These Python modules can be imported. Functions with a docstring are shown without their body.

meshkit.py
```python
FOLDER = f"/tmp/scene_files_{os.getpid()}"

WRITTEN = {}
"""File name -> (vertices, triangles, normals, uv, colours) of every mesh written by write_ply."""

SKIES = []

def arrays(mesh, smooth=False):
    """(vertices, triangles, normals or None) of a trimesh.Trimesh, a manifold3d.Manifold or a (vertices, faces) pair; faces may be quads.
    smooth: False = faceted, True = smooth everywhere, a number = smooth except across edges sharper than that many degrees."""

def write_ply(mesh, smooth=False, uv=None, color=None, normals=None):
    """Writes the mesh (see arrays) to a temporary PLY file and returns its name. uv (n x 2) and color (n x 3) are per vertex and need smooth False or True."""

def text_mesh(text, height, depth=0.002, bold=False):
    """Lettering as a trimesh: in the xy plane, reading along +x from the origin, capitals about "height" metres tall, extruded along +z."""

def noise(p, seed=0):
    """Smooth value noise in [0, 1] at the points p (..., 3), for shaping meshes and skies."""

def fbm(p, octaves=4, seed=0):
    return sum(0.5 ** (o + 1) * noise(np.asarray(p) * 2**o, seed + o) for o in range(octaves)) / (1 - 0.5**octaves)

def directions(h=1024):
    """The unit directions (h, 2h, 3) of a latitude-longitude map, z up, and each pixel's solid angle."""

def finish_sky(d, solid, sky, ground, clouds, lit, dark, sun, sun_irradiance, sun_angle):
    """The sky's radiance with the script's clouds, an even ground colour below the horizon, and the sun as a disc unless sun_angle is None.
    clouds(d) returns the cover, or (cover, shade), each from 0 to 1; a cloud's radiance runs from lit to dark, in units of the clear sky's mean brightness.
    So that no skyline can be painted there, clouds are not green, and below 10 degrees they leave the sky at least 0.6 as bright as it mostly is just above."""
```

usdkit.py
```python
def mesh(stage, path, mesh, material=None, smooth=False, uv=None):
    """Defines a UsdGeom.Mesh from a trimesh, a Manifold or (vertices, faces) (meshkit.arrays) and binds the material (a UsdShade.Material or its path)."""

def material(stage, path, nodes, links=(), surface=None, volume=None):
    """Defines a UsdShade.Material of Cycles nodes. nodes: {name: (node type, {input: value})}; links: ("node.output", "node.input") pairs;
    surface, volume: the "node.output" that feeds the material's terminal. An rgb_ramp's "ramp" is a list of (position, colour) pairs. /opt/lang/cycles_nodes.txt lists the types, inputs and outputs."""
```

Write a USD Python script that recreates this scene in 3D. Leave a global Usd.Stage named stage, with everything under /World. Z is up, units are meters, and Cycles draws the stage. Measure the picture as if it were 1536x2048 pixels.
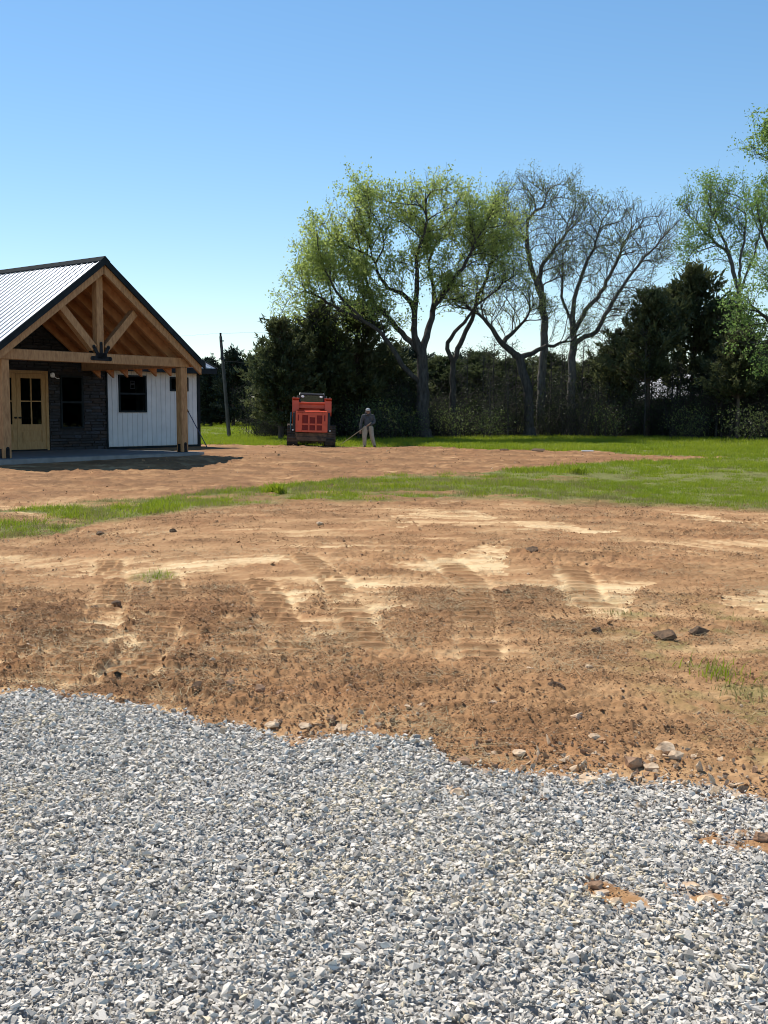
import math, random
import numpy as np
import trimesh
import manifold3d as m3
import meshkit, usdkit
from scipy.spatial import cKDTree
from pxr import Usd, UsdGeom, UsdLux, UsdShade, Gf, Sdf, Vt

stage = Usd.Stage.CreateInMemory()
UsdGeom.SetStageUpAxis(stage, UsdGeom.Tokens.z)
UsdGeom.SetStageMetersPerUnit(stage, 1.0)
WORLD = UsdGeom.Xform.Define(stage, '/World')
LOOKS = UsdGeom.Scope.Define(stage, '/World/Looks')
PI = math.pi

# ------------------------------------------------------------------ camera, sky, sun, exposure
EYE = 1.6
PITCH = math.atan(194 / 2200.0)
cam = UsdGeom.Camera.Define(stage, '/World/camera')
cam.AddTranslateOp().Set(Gf.Vec3d(0, 0, EYE))
cam.AddRotateXOp().Set(90.0 - math.degrees(PITCH))
cam.CreateHorizontalApertureAttr(36.0)
cam.CreateVerticalApertureAttr(48.0)
cam.CreateFocalLengthAttr(36.0 * 2200 / 1536)
cam.CreateClippingRangeAttr(Gf.Vec2f(0.05, 5000))
cam.CreateExposureAttr(0.5)

SUN = np.array([-0.47, 0.54, 1.0]); SUN /= np.linalg.norm(SUN)
ELEV = math.asin(SUN[2]); ROT = math.atan2(SUN[0], SUN[1])
sky_mat = usdkit.material(stage, '/World/Looks/sky_light', {
    'sky': ('sky_texture', {'sky_type': 'single_scattering', 'sun_disc': False, 'sun_elevation': ELEV, 'sun_rotation': ROT,
                            'air_density': 1.0, 'aerosol_density': 0.12, 'ozone_density': 1.2, 'altitude': 200.0}),
    'gm': ('gamma', {'gamma': 0.88}), 'sat': ('hsv', {'saturation': 1.3, 'hue': 0.498}),
    'bg': ('background_shader', {'strength': 0.128})}, [('sky.color', 'gm.color'), ('gm.color', 'sat.color'), ('sat.color', 'bg.color')], surface='bg.background')
dome = UsdLux.DomeLight.Define(stage, '/World/sky')
UsdShade.MaterialBindingAPI.Apply(dome.GetPrim()).Bind(sky_mat)
dome.GetPrim().SetCustomDataByKey('kind', 'structure')
dome.GetPrim().SetCustomDataByKey('label', 'clear blue spring sky without clouds')
sun = UsdLux.DistantLight.Define(stage, '/World/sun')
sun.CreateIntensityAttr(1.25); sun.CreateNormalizeAttr(True); sun.CreateAngleAttr(0.53)
sun.CreateColorAttr(Gf.Vec3f(1.0, 0.945, 0.86))
_z = Gf.Vec3d(*map(float, SUN)); _x = Gf.Cross(Gf.Vec3d(0, 0, 1), _z).GetNormalized(); _y = Gf.Cross(_z, _x)
sun.AddTransformOp().Set(Gf.Matrix4d(*_x, 0, *_y, 0, *_z, 0, 0, 0, 0, 1))

# ------------------------------------------------------------------ helpers
taken = {}


def numbered(path):
    n = taken.get(path, 0)
    taken[path] = n + 1
    return path if n == 0 else f'{path}_{n:03d}'


def tag(prim, label=None, cat=None, group=None, kind=None):
    prim = prim.GetPrim() if hasattr(prim, 'GetPrim') else prim
    for k, v in (('label', label), ('category', cat), ('group', group), ('kind', kind)):
        if v:
            prim.SetCustomDataByKey(k, v)
    return prim


def thing(name, label, cat, loc=(0, 0, 0), rotz=0.0, group=None, kind=None, scale=None):
    x = UsdGeom.Xform.Define(stage, numbered('/World/' + name))
    x.AddTranslateOp().Set(Gf.Vec3d(*map(float, loc)))
    if rotz:
        x.AddRotateZOp().Set(float(rotz))
    if scale is not None:
        x.AddScaleOp().Set(Gf.Vec3f(*map(float, scale)))
    return tag(x, label, cat, group, kind)


def part(name, mesh, mat, parent=None, smooth=False, label=None):
    base = str(parent.GetPath()) if parent is not None else '/World'
    v, f = mesh.arrays() if isinstance(mesh, MB) else (mesh if isinstance(mesh, tuple) else meshkit.arrays(mesh)[:2])
    p = usdkit.mesh(stage, numbered(base + '/' + name), (v, f), mat, smooth=smooth).GetPrim()
    if label:
        p.SetCustomDataByKey('label', label)
    return p


def rot_z(a):
    c, s = math.cos(a), math.sin(a)
    return np.array([[c, -s, 0], [s, c, 0], [0, 0, 1.0]])


BOXF = np.array([[0, 3, 2], [0, 2, 1], [4, 5, 6], [4, 6, 7], [0, 1, 5], [0, 5, 4], [1, 2, 6], [1, 6, 5], [2, 3, 7], [2, 7, 6], [3, 0, 4], [3, 4, 7]])


class MB:
    """Collects boxes, beams and tubes into one mesh."""
    def __init__(self):
        self.v, self.f, self.n = [], [], 0

    def add(self, v, f):
        v = np.asarray(v, float); f = np.asarray(f, int)
        self.v.append(v); self.f.append(f + self.n); self.n += len(v)
        return self

    def box(self, a, b):
        (x0, y0, z0), (x1, y1, z1) = np.minimum(a, b), np.maximum(a, b)
        return self.add([(x0, y0, z0), (x1, y0, z0), (x1, y1, z0), (x0, y1, z0), (x0, y0, z1), (x1, y0, z1), (x1, y1, z1), (x0, y1, z1)], BOXF)

    def cbox(self, a, b, c=0.01):
        """box with chamfered edges"""
        a, b = np.minimum(a, b), np.maximum(a, b)
        pts = []
        for i in (0, 1):
            for j in (0, 1):
                for k in (0, 1):
                    p = np.array([(a, b)[i][0], (a, b)[j][1], (a, b)[k][2]])
                    q = np.array([1 - 2 * i, 1 - 2 * j, 1 - 2 * k]) * c
                    for ax in range(3):
                        d = q.copy(); d[ax] = 0
                        pts.append(p + d)
        h = trimesh.convex.convex_hull(np.array(pts))
        return self.add(h.vertices, h.faces)

    def beam(self, p, q, w, h, up=(0, 0, 1)):
        """box along p-q; w across, h along up"""
        p, q, up = np.asarray(p, float), np.asarray(q, float), np.asarray(up, float)
        d = (q - p) / np.linalg.norm(q - p)
        x = np.cross(d, up); x /= np.linalg.norm(x)
        y = np.cross(x, d)
        v = [c + x * sx * w / 2 + y * sy * h / 2 for c in (p, q) for sx, sy in ((-1, -1), (1, -1), (1, 1), (-1, 1))]
        return self.add(v, BOXF)

    def tube(self, pts, r, n=8, caps=True):
        pts = np.asarray(pts, float)
        r = np.broadcast_to(np.asarray(r, float), (len(pts),))
        t = np.gradient(pts, axis=0); t /= np.maximum(np.linalg.norm(t, axis=1, keepdims=True), 1e-9)
        a = np.array([0, 0, 1.0]) if abs(t[0][2]) < 0.9 else np.array([1.0, 0, 0])
        rings, ang = [], np.arange(n) / n * 2 * PI
        for i in range(len(pts)):
            x = np.cross(t[i], a); x /= np.linalg.norm(x); y = np.cross(t[i], x); a = np.cross(x, t[i])
            rings.append(pts[i] + r[i] * (np.cos(ang)[:, None] * x + np.sin(ang)[:, None] * y))
        f = []
        for i in range(len(pts) - 1):
            for k in range(n):
                a0, a1, b0, b1 = i * n + k, i * n + (k + 1) % n, (i + 1) * n + k, (i + 1) * n + (k + 1) % n
                f += [(a0, a1, b1), (a0, b1, b0)]
        v = np.vstack(rings)
        if caps:
            m = len(v)
            v = np.vstack([v, pts[0], pts[-1]])
            for k in range(n):
                f += [(m, (k + 1) % n, k), (m + 1, (len(pts) - 1) * n + k, (len(pts) - 1) * n + (k + 1) % n)]
        return self.add(v, f)

    def prism(self, poly, axis_from, axis_to):
        """extrude 2D poly (x,z) along y from axis_from to axis_to"""
        s = trimesh.creation.extrude_polygon(__import__('shapely').Polygon(poly), abs(axis_to - axis_from), engine='earcut')
        v = np.array(s.vertices)
        v = np.stack([v[:, 0], min(axis_from, axis_to) + v[:, 2], v[:, 1]], 1)
        return self.add(v, s.faces[:, ::-1])

    def arrays(self):
        return np.vstack(self.v), np.vstack(self.f)


def tinted(name, c1, c2, scale=6.0, rough=0.7, bump=0.0, stretch=(1, 1, 1), metallic=0.0, spec=0.3, detail=5.0, lo=0.35, hi=0.65, bscale=None, bdist=0.01, coords='object', island=0.0):
    nodes = {'tc': ('texture_coordinate', {}) if coords == 'object' else ('geometry', {}),
             'mp': ('mapping', {'scale': stretch}),
             'n': ('noise_texture', {'scale': scale, 'detail': detail, 'roughness': 0.6}),
             'r': ('rgb_ramp', {'ramp': [(lo, c1), (hi, c2)]}),
             'p': ('principled_bsdf', {'roughness': rough, 'metallic': metallic, 'specular_ior_level': spec})}
    links = [('tc.object' if coords == 'object' else 'tc.position', 'mp.vector'), ('mp.vector', 'n.vector'), ('n.fac', 'r.fac')]
    col = 'r.color'
    if island:
        nodes['g'] = ('geometry', {}) if coords == 'object' else nodes['tc']
        gname = 'g' if coords == 'object' else 'tc'
        if coords != 'object':
            nodes.pop('g')
        nodes['mr'] = ('map_range', {'from_min': 0.0, 'from_max': 1.0, 'to_min': 1 - island, 'to_max': 1 + island})
        nodes['h'] = ('hsv', {})
        links += [(gname + '.random_per_island', 'mr.value'), ('mr.result', 'h.value'), ('r.color', 'h.color')]
        col = 'h.color'
    links.append((col, 'p.base_color'))
    if bump:
        nodes['bn'] = ('noise_texture', {'scale': bscale or scale * 4, 'detail': 4.0})
        nodes['b'] = ('bump', {'strength': bump, 'distance': bdist})
        links += [('mp.vector', 'bn.vector'), ('bn.fac', 'b.height'), ('b.normal', 'p.normal')]
    return usdkit.material(stage, '/World/Looks/' + name, nodes, links, surface='p.BSDF')


def leaf_mat(name, c1, c2, trans=0.45, var=0.35):
    nodes = {'g': ('geometry', {}), 'n': ('noise_texture', {'scale': 0.35, 'detail': 2.0}),
             'ad': ('math', {'math_type': 'multiply_add', 'value2': 0.55}), 'sub': ('math', {'math_type': 'subtract', 'value2': 0.3}),
             'm': ('mix_color', {'a': c1, 'b': c2}),
             'd': ('diffuse_bsdf', {}), 't': ('translucent_bsdf', {}), 'gl': ('glossy_bsdf', {'roughness': 0.45, 'color': (0.5, 0.5, 0.5)}),
             'mx': ('mix_closure', {'fac': trans}), 'mg': ('mix_closure', {'fac': 0.035})}
    links = [('g.position', 'n.vector'), ('g.random_per_island', 'ad.value1'), ('n.fac', 'sub.value1'), ('sub.value', 'ad.value3'), ('ad.value', 'm.fac'),
             ('m.result', 'd.color'), ('m.result', 't.color'), ('d.BSDF', 'mx.closure1'), ('t.BSDF', 'mx.closure2'),
             ('mx.closure', 'mg.closure1'), ('gl.BSDF', 'mg.closure2')]
    return usdkit.material(stage, '/World/Looks/' + name, nodes, links, surface='mg.closure')


M = dict(
    timber=tinted('timber', (0.29, 0.145, 0.06), (0.47, 0.255, 0.112), 4.0, 0.7, 0.2, (5, 5, 1.2), island=0.22),
    ceiling=tinted('ceiling_wood', (0.36, 0.155, 0.06), (0.50, 0.24, 0.098), 4.0, 0.7, 0.1, (1, 3, 1), island=0.15),
    door_wood=tinted('door_wood', (0.27, 0.155, 0.06), (0.36, 0.215, 0.088), 5.0, 0.55, 0.05, (4, 4, 1)),
    black_metal=tinted('black_metal', (0.005, 0.005, 0.006), (0.010, 0.010, 0.011), 8, 0.55, spec=0.2),
    roof=tinted('roof_metal', (0.31, 0.33, 0.35), (0.41, 0.43, 0.45), 1.5, 0.38, metallic=0.85, spec=0.5),
    black_trim=tinted('black_trim', (0.012, 0.016, 0.018), (0.02, 0.025, 0.028), 4, 0.85, spec=0.03),
    white_board=tinted('white_board', (0.46, 0.46, 0.455), (0.53, 0.53, 0.52), 2.0, 0.55, 0.05, island=0.04),
    stone_core=tinted('stone_core', (0.012, 0.011, 0.011), (0.02, 0.018, 0.018), 12, 0.9),
    stone_a=tinted('ledger_stone', (0.018, 0.017, 0.018), (0.05, 0.047, 0.05), 7, 0.7, 0.5, (1, 1, 3), island=0.5),
    stone_b=tinted('ledger_stone_brown', (0.028, 0.020, 0.016), (0.075, 0.052, 0.042), 7, 0.7, 0.5, (1, 1, 3), island=0.5),
    stone_c=tinted('ledger_stone_blue', (0.022, 0.024, 0.032), (0.07, 0.072, 0.085), 7, 0.7, 0.5, (1, 1, 3), island=0.5),
    concrete=tinted('concrete', (0.15, 0.145, 0.135), (0.21, 0.20, 0.19), 3.0, 0.85, 0.1),
    dark_room=tinted('dark_interior', (0.008, 0.008, 0.009), (0.012, 0.012, 0.013), 2, 0.9),
    white_paint=tinted('white_paint', (0.7, 0.7, 0.68), (0.78, 0.78, 0.76), 3, 0.5),
    blue_pole=tinted('dark_blue_paint', (0.012, 0.02, 0.05), (0.02, 0.03, 0.07), 3, 0.4),
    red_paint=tinted('orange_red_paint', (0.50, 0.048, 0.015), (0.62, 0.068, 0.021), 3, 0.38, spec=0.5),
    red_grille=tinted('red_grille', (0.17, 0.012, 0.010), (0.24, 0.02, 0.014), 40, 0.6, 0.3),
    rubber=tinted('muddy_rubber', (0.020, 0.017, 0.015), (0.15, 0.085, 0.05), 5, 0.85, 0.3, lo=0.4, hi=0.8),
    mud_metal=tinted('muddy_metal', (0.035, 0.024, 0.017), (0.16, 0.09, 0.052), 3.5, 0.8, 0.2),
    dark_paint=tinted('dark_grey_paint', (0.02, 0.02, 0.022), (0.035, 0.035, 0.038), 3, 0.5),
    chrome=tinted('steel', (0.45, 0.45, 0.45), (0.6, 0.6, 0.6), 6, 0.25, metallic=1.0),
    lamp_white=tinted('lamp_lens', (0.75, 0.75, 0.73), (0.85, 0.85, 0.83), 3, 0.3),
    blue_hose=tinted('blue_hose', (0.02, 0.07, 0.10), (0.03, 0.1, 0.13), 3, 0.4),
    skin=tinted('skin', (0.22, 0.12, 0.08), (0.28, 0.155, 0.10), 9, 0.55),
    sweat=tinted('charcoal_cloth', (0.04, 0.041, 0.044), (0.08, 0.082, 0.086), 9, 0.9, 0.4),
    khaki=tinted('khaki_cloth', (0.27, 0.235, 0.18), (0.36, 0.315, 0.25), 6, 0.9, 0.4),
    boots=tinted('boot_leather', (0.07, 0.045, 0.03), (0.13, 0.085, 0.055), 8, 0.7),
    cap=tinted('grey_cap_cloth', (0.28, 0.28, 0.28), (0.36, 0.36, 0.36), 8, 0.85),
    handle_wood=tinted('ash_handle', (0.26, 0.21, 0.14), (0.36, 0.30, 0.21), 6, 0.5),
    bark=tinted('bark', (0.022, 0.018, 0.015), (0.06, 0.052, 0.044), 3.5, 0.9, 0.7, (3, 3, 0.7), coords='position', bdist=0.03),
    bark_grey=tinted('grey_bark', (0.05, 0.044, 0.038), (0.12, 0.106, 0.092), 3.5, 0.9, 0.6, (3, 3, 0.7), coords='position', bdist=0.03),
    cedar_bark=tinted('cedar_bark', (0.05, 0.032, 0.022), (0.10, 0.07, 0.05), 5, 0.9, 0.4, (3, 3, 0.6)),
    pole_wood=tinted('weathered_pole', (0.06, 0.052, 0.043), (0.12, 0.105, 0.09), 6, 0.85, 0.3, (3, 3, 0.4)),
    barn_roof=tinted('white_sheet_roof', (0.62, 0.60, 0.58), (0.72, 0.70, 0.69), 0.6, 0.5),
    barn_wall=tinted('barn_wall', (0.09, 0.075, 0.06), (0.15, 0.12, 0.10), 1.5, 0.8),
    limestone=tinted('tan_limestone', (0.33, 0.20, 0.115), (0.60, 0.46, 0.31), 14, 0.85, 0.5, lo=0.3, hi=0.62, bscale=60, bdist=0.006),
    brown_rock=tinted('brown_rock', (0.15, 0.085, 0.05), (0.36, 0.22, 0.13), 16, 0.85, 0.5, bscale=60, bdist=0.006),
    clod=tinted('clay_clod', (0.23, 0.12, 0.055), (0.40, 0.228, 0.11), 30, 0.95, 0.5, bscale=120, bdist=0.004),
    clod_dark=tinted('dark_clod', (0.06, 0.038, 0.023), (0.15, 0.09, 0.05), 30, 0.95, 0.6, bscale=120, bdist=0.004),
    crumb_light=tinted('pale_crumb', (0.29, 0.172, 0.085), (0.48, 0.315, 0.165), 30, 0.95, 0.4, bscale=120, bdist=0.004),
    straw=tinted('straw', (0.36, 0.27, 0.13), (0.58, 0.46, 0.26), 9, 0.8, island=0.4),
    leaf_a=leaf_mat('spring_leaf', (0.28, 0.36, 0.085), (0.49, 0.53, 0.16), 0.66),
    leaf_b=leaf_mat('sparse_bud_leaf', (0.17, 0.21, 0.07), (0.30, 0.32, 0.13), 0.55),
    leaf_c=leaf_mat('young_leaf', (0.16, 0.26, 0.065), (0.31, 0.40, 0.12), 0.6),
    cedar=leaf_mat('cedar_spray', (0.05, 0.068, 0.03), (0.22, 0.215, 0.085), 0.45),
    cedar_far=leaf_mat('far_cedar_spray', (0.020, 0.032, 0.022), (0.042, 0.055, 0.034), 0.12),
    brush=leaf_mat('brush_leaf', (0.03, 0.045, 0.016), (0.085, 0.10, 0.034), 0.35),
    bush=leaf_mat('bush_leaf', (0.07, 0.10, 0.03), (0.19, 0.23, 0.075), 0.5),
    twig=tinted('twig', (0.016, 0.014, 0.011), (0.045, 0.038, 0.03), 3, 0.9, coords='position'),
    grass=leaf_mat('grass_blade', (0.21, 0.28, 0.015), (0.37, 0.40, 0.034), 0.5),
    grass_dry=leaf_mat('dry_grass_blade', (0.26, 0.23, 0.08), (0.42, 0.36, 0.17), 0.35),
    gravel_light=tinted('crushed_stone_light', (0.52, 0.472, 0.405), (0.70, 0.648, 0.57), 30, 0.8, 0.4, bscale=150, bdist=0.003),
    gravel_mid=tinted('crushed_stone_grey', (0.40, 0.362, 0.31), (0.60, 0.552, 0.48), 30, 0.8, 0.4, bscale=150, bdist=0.003),
    gravel_dark=tinted('crushed_stone_dark', (0.19, 0.172, 0.148), (0.33, 0.303, 0.263), 30, 0.75, 0.4, bscale=150, bdist=0.003),
    gravel_tan=tinted('crushed_stone_tan', (0.48, 0.39, 0.27), (0.66, 0.57, 0.42), 30, 0.85, 0.4, bscale=150, bdist=0.003),
)
M['glass'] = usdkit.material(stage, '/World/Looks/window_glass', {
    't': ('transparent_bsdf', {'color': (0.5, 0.55, 0.57)}), 'g': ('glossy_bsdf', {'roughness': 0.02, 'color': (0.9, 0.9, 0.9)}), 'm': ('mix_closure', {'fac': 0.022})},
    [('t.BSDF', 'm.closure1'), ('g.BSDF', 'm.closure2')], surface='m.closure')

# ------------------------------------------------------------------ the ground: heights and covers
HX, HY = -9.47, 27.5            # front left post of the porch
SLAB = 0.52


def house_st(x, y):
    return (x - HX) * .6 + (y - HY) * .8, -(x - HX) * .8 + (y - HY) * .6


def base_height(x, y):
    h = 0.0095 * np.maximum(0, y - 5)
    s, t = house_st(x, y)
    ds = np.maximum(0, np.maximum(-3 - s, s - 11.5)); dt = np.maximum(0, np.maximum(-0.8 - t, t - 14))
    h = h + 0.17 * np.exp(-((ds ** 2 + dt ** 2) / (2 * 2.2 ** 2)))
    return h - 0.15 * np.exp(-(((x + 0.65) / 1.8) ** 2 + ((y - 45) / 2.0) ** 2))


GRAVEL = np.array([(-9, 6.35), (-2.39, 6.23), (-2.21, 6.21), (-1.92, 6.21), (-1.48, 5.94), (-1.19, 5.75), (-0.83, 5.43), (-0.51, 5.32), (-0.07, 5.31), (0.2, 5.23), (0.37, 4.93), (0.57, 4.82), (0.85, 4.79), (1.15, 4.65), (1.4, 4.59), (1.6, 4.47), (1.78, 4.38), (3, 4.1), (9, 3.4)])
BAND_UP = np.array([(-9, 15.6), (-6.35, 16.4), (-5.88, 16.79), (-5.22, 18.51), (-3.9, 19.52), (-3.04, 20.99), (-2.14, 22.57), (-0.09, 25.42), (2.34, 26.74), (4.32, 28.65), (6.87, 31.37), (9.42, 32.79), (10.35, 33.4), (40, 34)])
BAND_LO = np.array([(-9, 12.4), (-4.96, 12.78), (-4.6, 13.11), (-4.23, 13.45), (-3.93, 15.16), (-2.89, 17.19), (-1.4, 18.23), (0.28, 19.0), (2.01, 19.0), (3.59, 18.23), (5.0, 17.35), (5.8, 16.56), (6.41, 16.11), (12, 13.5), (40, 10)])
FAR_DIRT = [(-40, 12), (-9, 15.6), (-6.35, 16.4), (-5.88, 16.79), (-5.22, 18.51), (-3.9, 19.52), (-3.04, 20.99), (-2.14, 22.57), (-0.09, 25.42), (2.34, 26.74), (4.32, 28.65), (6.87, 31.37), (9.42, 32.79), (10.45, 33.5),
            (10.45, 33.71), (9.35, 35.35), (7.37, 38.2), (3.99, 39.5), (2.21, 42), (0.3, 45.6), (-1.28, 45.2), (-4.0, 43.6), (-5.2, 41.5), (-6.3, 40.2), (-9, 43), (-14, 50), (-40, 50)]
CLAY = [[(0.24, 16.4), (1.24, 16.79), (1.66, 15.69), (1.56, 14.72), (0.91, 15.03), (0.28, 14.72)],
        [(1.3, 15.69), (1.98, 15.35), (2.77, 14.72), (3.12, 14.14), (2.56, 13.61), (1.86, 14.43)],
        [(0.17, 11.62), (0.71, 11.81), (1.25, 12.87), (1.55, 12.42), (1.09, 10.28), (0.89, 10.13), (0.5, 10.58)],
        [(1.52, 10.28), (2.1, 10.58), (2.39, 9.99), (2.08, 9.21), (1.77, 8.34), (1.54, 8.76), (1.4, 9.46)],
        [(-1.2, 9.71), (-0.75, 9.71), (-0.32, 7.97), (-0.52, 7.62), (-0.76, 7.97), (-1.02, 8.98)],
        [(-0.62, 10.58), (-0.04, 10.28), (0.28, 9.71), (0.13, 8.86), (-0.03, 7.62), (-0.26, 8.34), (-0.33, 9.21)],
        [(-3.19, 10.74), (-2.38, 11.08), (-1.14, 12.01), (-1.0, 11.62), (-2.27, 10.4)],
        [(-2.64, 9.46), (-2.05, 8.76), (-1.61, 6.74), (-1.8, 6.74), (-2.23, 7.97)],
        [(4.21, 16.4), (4.99, 16.04), (5.27, 15.03), (4.43, 15.35)],
        [(2.8, 9.4), (3.6, 9.8), (3.9, 9.0), (3.0, 8.8)]]
BARE = [[(1.19, 4.03), (1.29, 4.11), (1.39, 4.16), (1.48, 4.11), (1.63, 4.08), (1.9, 4.0), (1.8, 3.85), (1.56, 3.86), (1.42, 3.92), (1.31, 3.95)],
        [(0.67, 3.64), (0.79, 3.65), (0.89, 3.56), (0.93, 3.46), (0.83, 3.39), (0.75, 3.50)],
        [(0.97, 3.66), (1.07, 3.63), (1.19, 3.54), (1.12, 3.46), (1.01, 3.53)]]
# centre lines of the tracked machine's runs, each with its two belts
TRACKS = [[(-1.95, 6.4), (-2.05, 7.6), (-2.35, 9.4), (-2.9, 11.5)], [(-1.55, 6.4), (-1.6, 7.6), (-1.85, 9.4), (-2.2, 10.8)],
          [(-0.6, 7.2), (-0.85, 8.6), (-1.15, 10.2)], [(-0.1, 7.3), (-0.25, 8.7), (-0.5, 10.4), (-0.9, 12)],
          [(0.62, 7.0), (0.72, 8.4), (0.8, 10.0), (0.6, 12)], [(-2.6, 6.6), (-2.9, 8), (-3.4, 9.8)],
          [(1.9, 7.6), (1.7, 9.2), (1.9, 11)]]


def inside(poly, x, y):
    r = np.zeros(x.shape, bool)
    p = np.asarray(poly)
    for (x0, y0), (x1, y1) in zip(p, np.roll(p, -1, 0)):
        if y0 != y1:
            r ^= ((y0 > y) != (y1 > y)) & (x < (x1 - x0) * (y - y0) / (y1 - y0) + x0)
    return r


def sst(a, b, x):
    t = np.clip((x - a) / (b - a), 0, 1)
    return t * t * (3 - 2 * t)


def nz(x, y, sx, sy, seed, octaves=1):
    p = np.stack([x * sx, y * sy, np.full_like(x, seed * 1.7)], -1)
    return meshkit.fbm(p, octaves, seed) if octaves > 1 else meshkit.noise(p, seed)


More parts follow.
